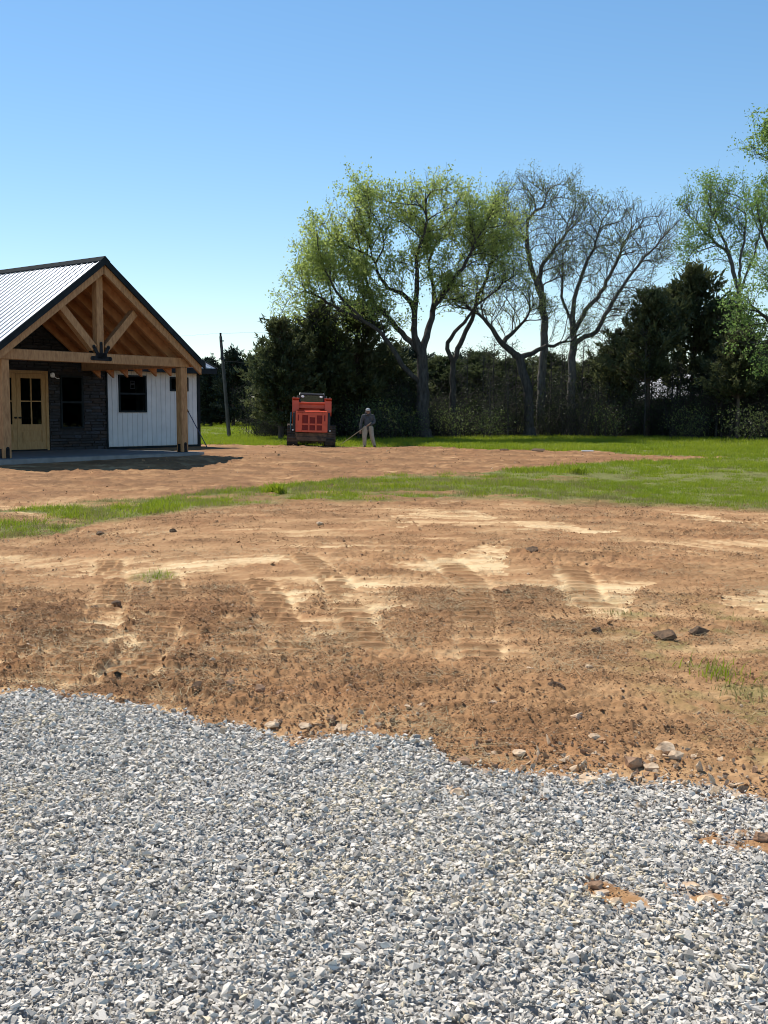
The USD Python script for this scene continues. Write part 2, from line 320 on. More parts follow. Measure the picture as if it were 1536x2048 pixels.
def ground(x, y):
    """height, light clay, grass, gravel at each point"""
    x, y = np.asarray(x, float), np.asarray(y, float)
    h = base_height(x, y)
    d = np.hypot(x, y)
    j = (nz(x, y, 2.2, 2.2, 11, 3) - .5)
    j2 = (nz(x, y, .7, .7, 12, 3) - .5)
    # gravel sheet with ragged edge and bare spots
    yg = np.interp(x, GRAVEL[:, 0], GRAVEL[:, 1])
    gravel = sst(-0.05, 0.06, yg + j * .42 + (nz(x, y, 9, 9, 13) - .5) * .16 - y)
    bare = np.zeros_like(x)
    near = d < 9
    for poly in BARE:
        bare[near] = np.maximum(bare[near], inside(poly, (x + j * .2)[near], (y + j2 * .15)[near]))
    gravel = gravel * (1 - bare * (.35 + .65 * sst(.35, .6, nz(x, y, 13, 16, 27, 2))))
    # grass
    ylo = np.interp(x, BAND_LO[:, 0], BAND_LO[:, 1]); yup = np.interp(x, BAND_UP[:, 0], BAND_UP[:, 1])
    jj = j2 * 2.2 + j * 1.1
    g1 = sst(-0.5, 0.9, y - ylo + jj * .9)
    far = inside(FAR_DIRT, x + jj * .55, y + (j2 * 1.0 + j * .8))
    grass = np.where(far & (y > yup - 1.2 + jj * .4), 0.0, g1)
    grass = grass * (1 - 0.85 * sst(.50, .68, nz(x, y, .9, 1.6, 14, 3)) * (y < 26) * (1 - sst(3.5, 5, x) * sst(16.5, 18, y)))           # worn gaps
    s, t = house_st(x, y)
    apron = (s > -8) & (s < 12.6) & (t > -5) & (t < 18)
    grass = np.where(apron & (far | (t > 3.5) & (s < 11.6)), 0.0, grass)
    # thin grass on the right of the near dirt
    weeds = sst(.47, .66, nz(x, y, 3.4, 3.4, 15, 3)) * sst(1.2, 2.0, x) * sst(4.6, 5.1, y) * (1 - sst(8.0, 10, y)) * .6
    tuft = np.exp(-(((x + 2.2 + j) / .22) ** 2 + ((y - 10.5 + j) / .35) ** 2)) * .9
    grass = np.maximum(grass, np.maximum(weeds, np.clip(tuft, 0, 1) * (tuft > .25)))
    # dirt
    clay = np.zeros_like(x)
    mid = (d < 24)
    hf = nz(x, y, 5, 9, 22, 3) - .5
    wx, wy = x + j * .7 + j2 * .5 + hf * .5, y + j * .9 + j2 * 1.2 + hf * .9
    for poly in CLAY:
        clay[mid] = np.maximum(clay[mid], inside(poly, wx[mid], wy[mid]))
    ya = y + .16 * (np.clip(x, -4, 5) - .3) ** 2 * sst(8, 11, y) * (1 - sst(17, 21, y)) - .22 * x * sst(20, 24, y)
    streak = nz(x, ya, 1.5, 6.0, 16, 4)
    streak2 = nz(x + .12 * y, ya, 1.5, 15.0, 21, 4)
    patch = nz(x, y, .45, .7, 17, 3)
    clay = np.clip(clay * (.22 + .68 * sst(.42, .56, streak2 * .65 + streak * .35)) + .6 * (.35 + .65 * sst(9, 11, y)) * sst(.50, .64, streak * .35 + streak2 * .25 + patch * .4), 0, 1)
    clay = clay * (1 - .62 * (1 - sst(6.4, 7.4, y)) * sst(-.8, .2, x))
    farness = sst(13, 22, y)
    churn = 1 - .75 * clay
    churn = churn * (1 - .25 * farness)
    churn = churn * (.65 + .7 * sst(.4, .65, nz(x, y, .5, .5, 18, 2)))
    left = sst(-.2, -1.6, x) * sst(10.5, 8.5, y) if False else (1 - sst(-1.6, -.2, x)) * (1 - sst(8.5, 10.5, y))
    churn = churn * (1 + .05 * left)
    c1 = nz(x, y, 3.2, 5.2, 1, 2) - .5
    c2 = nz(x, y, 8.0, 14.0, 2, 2)
    c2 = np.abs(c2 - .5) * 2
    c3 = nz(x, y, 24, 34, 3, 2) - .5
    c4 = nz(x, y, 55, 70, 24) - .5
    lump = c1 * .052 + (.35 - c2) * .042 + c3 * .034 + c4 * .014 * (1 - sst(8, 12, y))
    lump = lump * churn * (1 - farness * .2)
    bars = np.sin((y + .10 * (nz(x, y, 2.2, 2.2, 26, 2) - .5) * 4 + .05 * x) / .17 * 2 * PI)
    pl = sst(-.15, .25, bars * .45 + 3.4 * (nz(x, y, 5, 11, 25, 3) - .5)) * (.35 + .65 * left) * (1 - sst(13, 18, y))
    lump = lump + pl * .034 * np.clip(churn, .2, 1.2)
    big = (nz(x, y, .5, .6, 4, 3) - .5) * .10
    lump = lump + np.where(y > 18, (nz(x, y, 1.6, 1.4, 5, 3) - .5) * .10 + (nz(x, y, 5, 5, 6, 2) - .5) * .06 + (.3 - np.abs(nz(x, y, 2.6, 5, 28, 3) - .5) * 2) * .10, 0) * (y > 18)
    # belt prints with grouser bars
    cle = np.zeros_like(x); belt = np.zeros_like(x)
    sel = np.where((y > 6) & (y < 12.5) & (np.abs(x) < 5))[0] if x.ndim == 1 else None
    if sel is not None and len(sel):
        px, py = x[sel] + j[sel] * .10, y[sel]
        for line in TRACKS:
            L = np.array(line)
            cx = np.interp(py, L[:, 1], L[:, 0])
            ok = (py > L[0, 1]) & (py < L[-1, 1])
            w = np.exp(-((px - cx) / .17) ** 6) * ok
            along = (py + (px - cx) * .12) / .19
            bar = sst(-.1, .35, np.sin(along * 2 * PI + 3.0 * j[sel]))
            belt[sel] = np.maximum(belt[sel], w)
            cle[sel] = np.where(w > .3, bar * w, cle[sel])
    fade = .2 + .8 * sst(.30, .54, nz(x, y, 1.3, 1.3, 19, 2) * .7 + nz(x, y, 7, 7, 29, 2) * .3)
    belt = belt * fade
    churn = churn * (1 - .88 * belt)
    lump = lump * (1 - .85 * belt) + belt * (cle * .055 - .035)
    clay = np.clip(clay + belt * (1 - cle) * 1.0 - belt * cle * .4, 0, 1)
    off_edge = .15 + .85 * sst(.0, .45, y - yg + j * .3)
    dirt_top = (big * (y > 6) + lump) * off_edge
    hg = (nz(x, y, 3, 3, 7, 2) - .5) * .03 + (nz(x, y, .35, .35, 8, 2) - .5) * .16 * sst(10, 18, y)
    hs = (nz(x, y, 1.1, 1.1, 9, 2) - .5) * .05 - .01 + .03 * (nz(x, y, 30, 30, 10) - .5)
    h = h + np.where(gravel > .5, hs * gravel + .006, dirt_top * (1 - .6 * grass) + hg * grass)
    # keep the pad calm at the house
    near_house = sst(0, 1.2, np.maximum(np.maximum(-1.2 - s, s - 11.6), np.maximum(-.9 - t, t - 15)))
    h = base_height(x, y) + (h - base_height(x, y)) * (.25 + .75 * near_house)
    # colour value: loose soil dark, packed clay light
    val = np.clip(.47 + .50 * np.minimum(clay, .85) - .16 * sst(16, 22, y) - .25 * sst(.0, .03, lump) * (1 - clay) + (nz(x, y, 1.4, 2.6, 20, 3) - .5) * .6 * (1 - .7 * belt) + .10 * c3 + .46 * (1 - belt) * (left + .2) * (.5 - pl) * (1 - sst(13, 18, y)), 0, 1)
    return h, val, np.clip(grass, 0, 1), np.clip(gravel, 0, 1), churn


az = np.concatenate([np.linspace(-PI, -.44, 44)[:-1], np.linspace(-.44, .44, 700), np.linspace(.44, PI, 44)[1:-1]])
rad = np.concatenate([np.linspace(.25, 2.2, 12)[:-1], np.exp(np.linspace(math.log(2.2), math.log(46), 740)), np.exp(np.linspace(math.log(46), math.log(1600), 60))[1:]])
A, R = np.meshgrid(az, rad, indexing='ij')
gx, gy = (R * np.sin(A)).ravel(), (R * np.cos(A)).ravel()
gh, gval, ggrass, ggravel, gchurn = ground(gx, gy)
na, nr = A.shape
i, k = np.meshgrid(np.arange(na), np.arange(nr - 1), indexing='ij')
q = np.stack([i * nr + k, ((i + 1) % na) * nr + k, ((i + 1) % na) * nr + k + 1, i * nr + k + 1], -1).reshape(-1, 4)
verts = np.stack([gx, gy, gh], 1)
centre = len(verts)
verts = np.vstack([verts, [[0, 0, 0]]])
faces = np.vstack([q[:, [0, 2, 1]], q[:, [0, 3, 2]], np.stack([np.full(na, centre), ((np.arange(na) + 1) % na) * nr, np.arange(na) * nr], 1)[:, [0, 2, 1]]])
n0 = np.cross(verts[faces[0, 1]] - verts[faces[0, 0]], verts[faces[0, 2]] - verts[faces[0, 0]])
if n0[2] < 0:
    faces = faces[:, ::-1]
ground_mat = usdkit.material(stage, '/World/Looks/ground', {
    'a': ('attribute', {'attribute': 'cover'}), 's': ('separate_color', {}), 'g': ('geometry', {}),
    'n1': ('noise_texture', {'scale': 22.0, 'detail': 6.0, 'roughness': 0.7}), 'n2': ('noise_texture', {'scale': 1.1, 'detail': 4.0}),
    'n3': ('noise_texture', {'scale': 90.0, 'detail': 4.0, 'roughness': 0.7}),
    'm1': ('math', {'math_type': 'multiply_add', 'value2': 0.30, 'value3': -0.15}), 'm2': ('math', {'math_type': 'add', 'use_clamp': True}),
    'soil': ('rgb_ramp', {'ramp': [(0.0, (0.165, 0.086, 0.040)), (0.3, (0.25, 0.135, 0.062)), (0.55, (0.34, 0.198, 0.095)), (0.8, (0.49, 0.325, 0.17)), (1.0, (0.58, 0.43, 0.245))]}),
    'red': ('mix_color', {'blend_type': 'mix', 'b': (0.36, 0.155, 0.065)}), 'rf': ('map_range', {'from_min': 0.45, 'from_max': 0.75, 'to_min': 0.0, 'to_max': 0.22}),
    'turf': ('rgb_ramp', {'ramp': [(0.3, (0.09, 0.085, 0.03)), (0.5, (0.12, 0.135, 0.035)), (0.7, (0.24, 0.19, 0.09))]}),
    'dust': ('rgb_ramp', {'ramp': [(0.35, (0.27, 0.255, 0.23)), (0.65, (0.42, 0.40, 0.365))]}),
    'mg': ('mix_color', {}), 'mv': ('mix_color', {}),
    'b': ('bump', {'strength': 0.5, 'distance': 0.012}),
    'p': ('principled_bsdf', {'roughness': 0.95, 'specular_ior_level': 0.12})},
    [('a.color', 's.color'), ('g.position', 'n1.vector'), ('g.position', 'n2.vector'), ('g.position', 'n3.vector'), ('n1.fac', 'm1.value1'), ('m1.value', 'm2.value1'), ('s.r', 'm2.value2'), ('m2.value', 'soil.fac'),
     ('soil.color', 'red.a'), ('n2.fac', 'rf.value'), ('rf.result', 'red.fac'), ('n1.fac', 'turf.fac'), ('n3.fac', 'dust.fac'),
     ('red.result', 'mg.a'), ('turf.color', 'mg.b'), ('s.g', 'mg.fac'), ('mg.result', 'mv.a'), ('dust.color', 'mv.b'), ('s.b', 'mv.fac'), ('mv.result', 'p.base_color'),
     ('n3.fac', 'b.height'), ('b.normal', 'p.normal')], surface='p.BSDF')
gm = usdkit.mesh(stage, '/World/ground', (verts, faces), ground_mat, smooth=True)
cover = np.vstack([np.stack([gval, ggrass, ggravel], 1), [[.5, 0, 1]]]).astype(np.float32)
UsdGeom.PrimvarsAPI(gm).CreatePrimvar('cover', Sdf.ValueTypeNames.Color3fArray, 'vertex').Set(Vt.Vec3fArray.FromNumpy(cover))
tag(gm, 'bare reddish clay ground with grass and a gravel drive', None, None, 'structure')


def ground_z(x, y):
    return ground(np.atleast_1d(np.asarray(x, float)), np.atleast_1d(np.asarray(y, float)))[0]


def scatter(name, label, protos, pos, scale, rng, idx=None, tilt=0.0, cat=None, upright=True, zscale=None):
    """one object of countless pieces: a PointInstancer"""
    pi = UsdGeom.PointInstancer.Define(stage, '/World/' + name)
    targets = []
    for k, (mesh, mat) in enumerate(protos):
        p = part('piece', mesh, mat, pi.GetPrim())
        targets.append(p.GetPath())
    pi.CreatePrototypesRel().SetTargets(targets)
    n = len(pos)
    idx = rng.integers(0, len(protos), n) if idx is None else idx
    pi.CreateProtoIndicesAttr(Vt.IntArray.FromNumpy(np.asarray(idx, np.int32)))
    pi.CreatePositionsAttr(Vt.Vec3fArray.FromNumpy(np.asarray(pos, np.float32)))
    sc = np.repeat(np.asarray(scale, float)[:, None], 3, 1) if np.ndim(scale) == 1 else np.asarray(scale, float)
    pi.CreateScalesAttr(Vt.Vec3fArray.FromNumpy(sc.astype(np.float32)))
    yaw = rng.uniform(0, 2 * PI, n)
    if upright:
        ax = rng.normal(size=(n, 3)); ax[:, 2] = 0
        ax /= np.linalg.norm(ax, axis=1, keepdims=True)
        th = rng.normal(0, tilt, n) if tilt else np.zeros(n)
        qa = np.concatenate([np.cos(th / 2)[:, None], np.sin(th / 2)[:, None] * ax], 1)
        qz = np.stack([np.cos(yaw / 2), 0 * yaw, 0 * yaw, np.sin(yaw / 2)], 1)
        w = qa[:, 0] * qz[:, 0] - qa[:, 3] * qz[:, 3]
        X = qa[:, 1] * qz[:, 0] + qa[:, 2] * qz[:, 3]
        Y = qa[:, 2] * qz[:, 0] - qa[:, 1] * qz[:, 3]
        Z = qa[:, 0] * qz[:, 3] + qa[:, 3] * qz[:, 0]
        qs = np.stack([w, X, Y, Z], 1)
    else:
        qs = rng.normal(size=(n, 4)); qs /= np.linalg.norm(qs, axis=1, keepdims=True)
    pi.CreateOrientationsAttr(Vt.QuathArray([Gf.Quath(float(a), float(b), float(c), float(e)) for a, b, c, e in qs]))
    tag(pi, label, cat, None, 'stuff')
    return pi

# ------------------------------------------------------------------ the house (local x along the front, y into the house, z up from the slab)
rng = np.random.default_rng(5)
house = thing('house', 'white board house with dark stone front, cedar timber gable porch and metal roof', 'house', (HX, HY, SLAB), math.degrees(math.atan2(.8, .6)))
PW = 5.95                       # post to post
MID = PW / 2
APEX, EAVE = 5.22, 2.60         # roof top at the ridge and at the eave ends
HALF = 3.55
SL = (APEX - EAVE) / HALF       # slope
BACK = 8.4
FRONT = -0.32


def roof_z(s):
    return APEX - SL * abs(s - MID)


# slab
m = MB().cbox((-.55, -.45, -.22), (PW + .45, 4.38, 0), .015)
part('porch_slab', m, M['concrete'], house)
# posts and their black shoes
for s in (0, PW):
    p = part('post', MB().cbox((s - .12, -.12, .004), (s + .12, .12, 2.46), .012), M['timber'], house)
    b = MB()
    for a in (-1, 1):
        b.box((s - .05, a * .121, .002), (s + .05, a * .133, .24)).box((s + a * .121, -.05, .002), (s + a * .133, .05, .24))
        b.tube([(s, a * .133, .24), (s, a * .121, .24)], .05, 12)
        for z in (.08, .18):
            b.tube([(s, a * .133, z), (s, a * .146, z)], .014, 6)
    part('base_bracket', b, M['black_metal'], p)
part('tie_beam', MB().cbox((-.22, -.11, 2.463), (PW + .22, .11, 2.73), .012), M['timber'], house)
for s in (0, PW):
    part('side_beam', MB().cbox((s - .10, .113, 2.465), (s + .10, 4.44, 2.72), .01), M['timber'], house)
part('king_post', MB().cbox((MID - .11, -.10, 2.733), (MID + .11, .10, APEX - .42), .012), M['timber'], house)
for a in (-1, 1):
    e = MID + a * 1.22
    part('brace', MB().beam((MID + a * .20, 0, 2.86), (e, 0, roof_z(e) - .43), .20, .19, (0, 1, 0)), M['timber'], house)
# black fan plate where the truss members meet, on both faces
b = MB()
for yy in (-.118, .118):
    def flat(p, q, w):
        p, q = np.array(p), np.array(q)
        b.beam((p[0], yy, p[1]), (q[0], yy, q[1]), .012, w, np.cross((q - p).tolist() + [0], [0, 0, 1])[[0, 2, 1]] if False else (-(q - p)[1], 0, (q - p)[0]))
        for c in (p, q):
            b.tube([(c[0], yy - .006, c[1]), (c[0], yy + .006, c[1])], w / 2, 14)
    flat((MID - .30, 2.590), (MID + .30, 2.590), .115)
    flat((MID - .11, 2.665), (MID + .11, 2.665), .16)
    flat((MID, 2.63), (MID, 2.99), .095)
    for a in (-1, 1):
        flat((MID + a * .08, 2.65), (MID + a * .245, 2.90), .095)
part('fan_plate', b, M['black_metal'], house)
# rafters, front ones are the gable's barge timbers
deck = .10
n_r = np.array([SL, 1]) / math.hypot(SL, 1)
for a in (-1, 1):
    e0, e1 = MID + a * .02, MID + a * (HALF - .06)

    def rafter(t, w, h, drop, end=e1):
        o = drop + h / 2 * math.hypot(SL, 1)
        v0, v1 = (e0, roof_z(e0)), (end, roof_z(end))
        poly = [(v0[0], v0[1] - drop), (v1[0], v1[1] - drop), (v1[0], v1[1] - drop - h * 1.22), (v0[0], v0[1] - drop - h * 1.24)]
        if a < 0:
            poly = poly[::-1]
        return MB().prism(poly, t - w / 2, t + w / 2)
    part('barge_rafter', rafter(FRONT + .06, .075, .21, deck + .03), M['timber'], house)
    for t in np.arange(.36, 4.4, .66):
        part('rafter', rafter(t, .085, .22, deck + .03), M['ceiling'], house)
    # decking boards seen from below
    L = HALF * math.hypot(1, SL)
    nb = 24
    for q_ in range(nb):
        u0, u1 = q_ / nb + .0008, (q_ + 1) / nb - .0008
        s0, s1 = MID + a * HALF * u0, MID + a * HALF * u1
        poly = [(s0, roof_z(s0) - deck), (s1, roof_z(s1) - deck), (s1, roof_z(s1) - deck - .022), (s0, roof_z(s0) - deck - .022)]
        part('ceiling_board', MB().prism(poly if a > 0 else poly[::-1], FRONT + .02, 4.46), M['ceiling'], house)
    # black rake trim
    s1 = MID + a * (HALF + .05)
    poly = [(MID, APEX + .03), (s1, roof_z(s1) + .03), (s1, roof_z(s1) - .16), (MID, APEX - .16)]
    part('rake_trim', MB().prism(poly if a > 0 else poly[::-1], FRONT - .05, FRONT - .005), M['black_trim'], house)
    # sheet metal, each sheet with its ribs
    width = .915
    n_sheets = int((BACK - FRONT) / width) + 1
    for q_ in range(n_sheets):
        t0, t1 = FRONT + q_ * width, min(FRONT + (q_ + 1) * width, BACK)
        prof = []
        for r_ in range(4):
            c = t0 + .03 + r_ * width / 4
            for dt, dz in ((-.018, 0), (-.008, .021), (.008, .021), (.018, 0)):
                if t0 <= c + dt <= t1:
                    prof.append((c + dt, dz))
        prof = [(t0, 0)] + prof + [(t1, 0)]
        prof = np.array(prof)
        v, f = [], []
        for (s_, z_) in ((MID + a * .03, None), (MID + a * (HALF + .07), None)):
            zz = roof_z(s_)
            for off in (.0, -.05):
                for t_, d_ in prof:
                    v.append((s_ + a * n_r[0] * (d_ + off), t_, zz + n_r[1] * (d_ + off)))
        npf = len(prof)
        for k_ in range(npf - 1):
            t_a, t_b = k_, k_ + 1
            f += [(t_a, t_b, 2 * npf + t_b), (t_a, 2 * npf + t_b, 2 * npf + t_a)]
            f += [(npf + t_a, 2 * npf + npf + t_b, npf + t_b), (npf + t_a, 2 * npf + npf + t_a, 3 * npf + t_b)]
            f += [(2 * npf + t_a, 2 * npf + t_b, 3 * npf + t_b), (2 * npf + t_a, 3 * npf + t_b, 3 * npf + t_a)]
        part('roof_sheet', (np.array(v), np.array(f)), M['roof'], house)
poly = [(MID - .16, APEX - .10), (MID - .16, APEX - .07), (MID, APEX + .065), (MID + .16, APEX - .07), (MID + .16, APEX - .10), (MID, APEX + .03)]
part('ridge_cap', MB().prism(poly, FRONT - .05, BACK), M['black_trim'], house)

# walls: core, with openings built as recesses in front of it
T0 = 4.5
WX0, WX1 = 6.9, 10.86
DOOR = (2.42, 4.66, 0.0, 2.42)
TALL = (5.10, 5.96, .66, 2.30)
BIGW = (7.38, 8.56, 1.17, 2.39)
SMALL = (9.60, 10.45, 1.90, 2.38)


def wall_with_holes(s0, s1, z0, top, holes, t0, t1):
    xs = sorted({s0, s1, *[h[0] for h in holes], *[h[1] for h in holes]})
    mb = MB()
    for x0, x1 in zip(xs, xs[1:]):
        zs = [z0]
        for h in holes:
            if h[0] <= x0 and h[1] >= x1:
                zs += [h[2], h[3]]
        zs.append(top)
        for z_a, z_b in zip(zs[::2], zs[1::2]):
            if z_b > z_a:
                mb.box((x0, t0, z_a), (x1, t1, z_b))
    return mb


mb = wall_with_holes(-.6, WX0 - .004, -.2, 2.62, [DOOR, TALL], T0 + .06, T0 + .22)
gab = [(MID - HALF + .02, 2.623), (MID + HALF - .02, 2.623), (MID, APEX - deck - .06)]
mb.prism(gab, T0 + .06, T0 + .22)
stone_wall = part('stone_wall', mb, M['stone_core'], house)
# ledger stones
stones = []
z = -.02
while z < APEX - .25:
    hgt = rng.uniform(.07, .125)
    s = -.55 + rng.uniform(-.2, 0)
    lim0, lim1 = -.55, WX0 - .03
    while s < lim1:
        w = rng.uniform(.22, .62)
        a_, b_ = max(s, lim0) + .004, min(s + w, lim1) - .004
        za, zb = z + .004, z + hgt - .004
        s += w
        if zb > 2.55:
            k_ = (APEX - .30 - zb) / SL
            a_, b_ = max(a_, MID - k_), min(b_, MID + k_)
        spans = [(a_, b_)]
        for h in (DOOR, TALL):
            if zb > h[2] - .02 and za < h[3] + .02:
                new = []
                for p0, p1 in spans:
                    if p1 <= h[0] - .02 or p0 >= h[1] + .02:
                        new.append((p0, p1))
                    else:
                        if p0 < h[0] - .06:
                            new.append((p0, h[0] - .02))
                        if p1 > h[1] + .06:
                            new.append((h[1] + .02, p1))
                spans = new
        for p0, p1 in spans:
            if p1 - p0 > .06:
                stones.append((p0, p1, za, zb))
    z += hgt
vis = [q_ for q_ in stones if q_[0] > .15 and q_[3] < 2.9]
vis.sort(key=lambda q_: -(q_[1] - q_[0]) * (q_[3] - q_[2]))
chosen = set(vis[:298])
rest = [MB(), MB(), MB()]


def stone_mesh(mb, q_):
    d = rng.uniform(.012, .06)
    jz = rng.uniform(-.004, .004, 8)
    x0, x1, z0, z1 = q_
    c = .012
    pts = [(x0, T0 + .062, z0), (x1, T0 + .062, z0), (x1, T0 + .062, z1), (x0, T0 + .062, z1)]
    fr = [(x0 + c, T0 + .06 - d, z0 + c * .6), (x1 - c, T0 + .06 - d + jz[0] * 3, z0 + c * .6 + jz[1]), (x1 - c, T0 + .06 - d + jz[2] * 3, z1 - c * .6 + jz[3]), (x0 + c, T0 + .06 - d + jz[4] * 3, z1 - c * .6)]
    return mb.add(pts + fr, BOXF)


kinds = [M['stone_a'], M['stone_b'], M['stone_c']]
for q_ in stones:
    k_ = int(rng.choice(3, p=[.5, .25, .25]))
    if q_ in chosen:
        part('stone', stone_mesh(MB(), q_), kinds[k_], stone_wall)
    else:
        stone_mesh(rest[0], q_)
p = part('further_stones', rest[0], M['stone_a'], stone_wall)
p.SetCustomDataByKey('kind', 'stuff')

# white boarded wall
white = part('boarded_wall', wall_with_holes(WX0, WX1, -.15, 2.64, [BIGW, SMALL], T0 + .06, T0 + .2), M['white_board'], house)
bw = (WX1 - WX0) / 19
for q_ in range(19):
    x0, x1 = WX0 + q_ * bw + .005, WX0 + (q_ + 1) * bw - .005
    cuts = [(.05, 2.62)]
    for h in (BIGW, SMALL):
        if x1 > h[0] and x0 < h[1]:
            mid_c = (max(x0, h[0]), min(x1, h[1]))
            if mid_c[1] - mid_c[0] > .02:
                cuts = [c for (p0, p1) in cuts for c in ((p0, h[2] - .012), (h[3] + .012, p1)) if c[1] - c[0] > .05]
    for z0, z1 in cuts:
        part('siding_board', MB().cbox((x0, T0 + .03, z0), (x1, T0 + .058, z1), .006), M['white_board'], white)
    # strips beside the openings
    for h in (BIGW, SMALL):
        if x0 < h[0] < x1 and h[0] - x0 > .02:
            part('siding_board', MB().box((x0, T0 + .032, h[2] - .01), (h[0] - .01, T0 + .057, h[3] + .01)), M['white_board'], white)
        if x0 < h[1] < x1 and x1 - h[1] > .02:
            part('siding_board', MB().box((h[1] + .01, T0 + .032, h[2] - .01), (x1, T0 + .057, h[3] + .01)), M['white_board'], white)
part('base_trim', MB().box((WX0, T0 + .028, -.16), (WX1, T0 + .062, .04)), M['black_trim'], house)
part('edge_trim', MB().box((WX0 - .05, T0 - .02, 0), (WX0 - .002, T0 + .058, 2.63)), M['black_trim'], house)
part('corner_trim', MB().box((WX1, T0 + .005, -.15), (WX1 + .13, T0 + .13, 2.64)), M['black_trim'], house)


def window(name, h, bars=True, label=None):
    x0, x1, z0, z1 = h
    b = MB()
    y0, y1 = T0 + .005, T0 + .11
    w = .055
    b.box((x0, y0, z0), (x0 + w, y1, z1)).box((x1 - w, y0, z0), (x1, y1, z1)).box((x0 + w, y0 + .001, z0), (x1 - w, y1, z0 + w)).box((x0 + w, y0 + .001, z1 - w), (x1 - w, y1, z1))
    if bars == 'sash':
        zm = (z0 + z1) / 2
        b.box((x0 + w, y0 + .02, zm - .03), (x1 - w, y1, zm + .03))
    if bars == 'slide':
        xm = (x0 + x1) / 2
        b.box((xm - .02, y0 + .02, z0 + w), (xm + .02, y1, z1 - w))
    f = part(name, b, M['black_trim'], house, label=label)
    if bars == 'sash':
        zm = (z0 + z1) / 2
        part('pane', MB().box((x0 + w, y0 + .06, z0 + w), (x1 - w, y0 + .066, zm - .03)), M['glass'], f)
        part('pane', MB().box((x0 + w, y0 + .045, zm + .03), (x1 - w, y0 + .051, z1 - w)), M['glass'], f)
    elif bars == 'slide':
        xm = (x0 + x1) / 2
        part('pane', MB().box((x0 + w, y0 + .06, z0 + w), (xm - .02, y0 + .066, z1 - w)), M['glass'], f)
        part('pane', MB().box((xm + .02, y0 + .05, z0 + w), (x1 - w, y0 + .056, z1 - w)), M['glass'], f)
    return f


window('window', TALL, 'sash', 'tall black framed sash window in the dark stone wall')
f = window('window', BIGW, 'sash', 'black framed sash window in the white boarded wall')
st = part('sticker', MB().box((BIGW[0] + .50, T0 + .040, 1.93), (BIGW[0] + .68, T0 + .042, 2.22)), M['white_paint'], f, label='pale paper sticker on the upper pane') if False else None
window('window', SMALL, 'slide', 'small high black framed window partly behind the right post')
# sticker: an outlined paper label on the upper pane
b = MB()
x0, z0 = BIGW[0] + .50, 1.95
for r_ in ((0, 0, .20, .012), (0, .24, .20, .252), (0, .012, .012, .24), (.188, .012, .20, .24), (.03, .12, .17, .135), (.03, .17, .17, .185)):
    b.box((x0 + r_[0], T0 + .043, z0 + r_[1]), (x0 + r_[2], T0 + .0455, z0 + r_[3]))
part('sticker', b, M['dark_paint'], f)

# double doors of pale wood
b = MB()
d0, d1, dt = DOOR[0], DOOR[1], DOOR[3]
b.box((d0, T0 + .03, .005), (d0 + .09, T0 + .14, dt)).box((d1 - .09, T0 + .03, .005), (d1, T0 + .14, dt)).box((d0 + .09, T0 + .031, dt - .09), (d1 - .09, T0 + .14, dt))
part('door_frame', b, M['door_wood'], house)
part('threshold', MB().box((d0 + .09, T0 + .02, .004), (d1 - .09, T0 + .14, .035)), M['black_metal'], house)
xm = (d0 + d1) / 2
for x0, x1 in ((d0 + .095, xm - .006), (xm + .006, d1 - .095)):
    b = MB()
    st, z0, z1 = .145, .04, dt - .095
    ya, yb = T0 + .055, T0 + .10
    b.box((x0, ya, z0), (x0 + st, yb, z1)).box((x1 - st, ya, z0), (x1, yb, z1))
    b.box((x0 + st, ya, z0), (x1 - st, yb, z0 + .22)).box((x0 + st, ya, .62), (x1 - st, yb, .80)).box((x0 + st, ya, z1 - .14), (x1 - st, yb, z1))
    b.box((x0 + st + .05, ya + .008, z0 + .27), (x1 - st - .05, ya + .02, .57))
    b.box((x0 + st, ya + .022, z0 + .22), (x1 - st, yb - .005, .62))
    xc, zc = (x0 + x1) / 2, (.80 + z1 - .14) / 2
    b.box((xc - .018, ya, .80), (xc + .018, yb, z1 - .14)).box((x0 + st, ya, zc - .018), (xc - .018, yb, zc + .018)).box((xc + .018, ya, zc - .018), (x1 - st, yb, zc + .018))
    dr = part('door', b, M['door_wood'], house)
    for pa, pb in ((x0 + st, xc - .018), (xc + .018, x1 - st)):
        for qa, qb in ((.80, zc - .018), (zc + .018, z1 - .14)):
            part('pane', MB().box((pa, ya + .02, qa), (pb, ya + .026, qb)), M['glass'], dr)
    hx = x1 - .07 if x0 < xm - .5 else x0 + .07
    k = MB().tube([(hx, ya, 1.0), (hx, ya - .05, 1.0)], .025, 10).tube([(hx, ya - .05, 1.0), (hx, ya - .07, 1.0)], .03, 10)
    part('handle', k, M['black_metal'], dr)
lamp = MB().tube([(4.80, T0 - .03, 2.30), (4.80, T0 + .02, 2.30)], .075, 14).tube([(4.80, T0 - .05, 2.30), (4.80, T0 - .03, 2.30)], .05, 12)
lamp.tube([(4.85, T0 - .01, 2.26), (4.95, T0 - .02, 2.20), (5.05, T0 - .01, 2.21)], .012, 6)
part('wall_lamp', lamp, M['white_paint'], house, label='small pale round fitting left of the tall window')

# main roof behind: eave along the front, ridge parallel to it
RT, RZ, ET, EZ = 10.0, 5.25, T0 - .42, 2.72
msl = (RZ - EZ) / (RT - ET)
S_L, S_R = -9.0, 11.34
W2 = .915


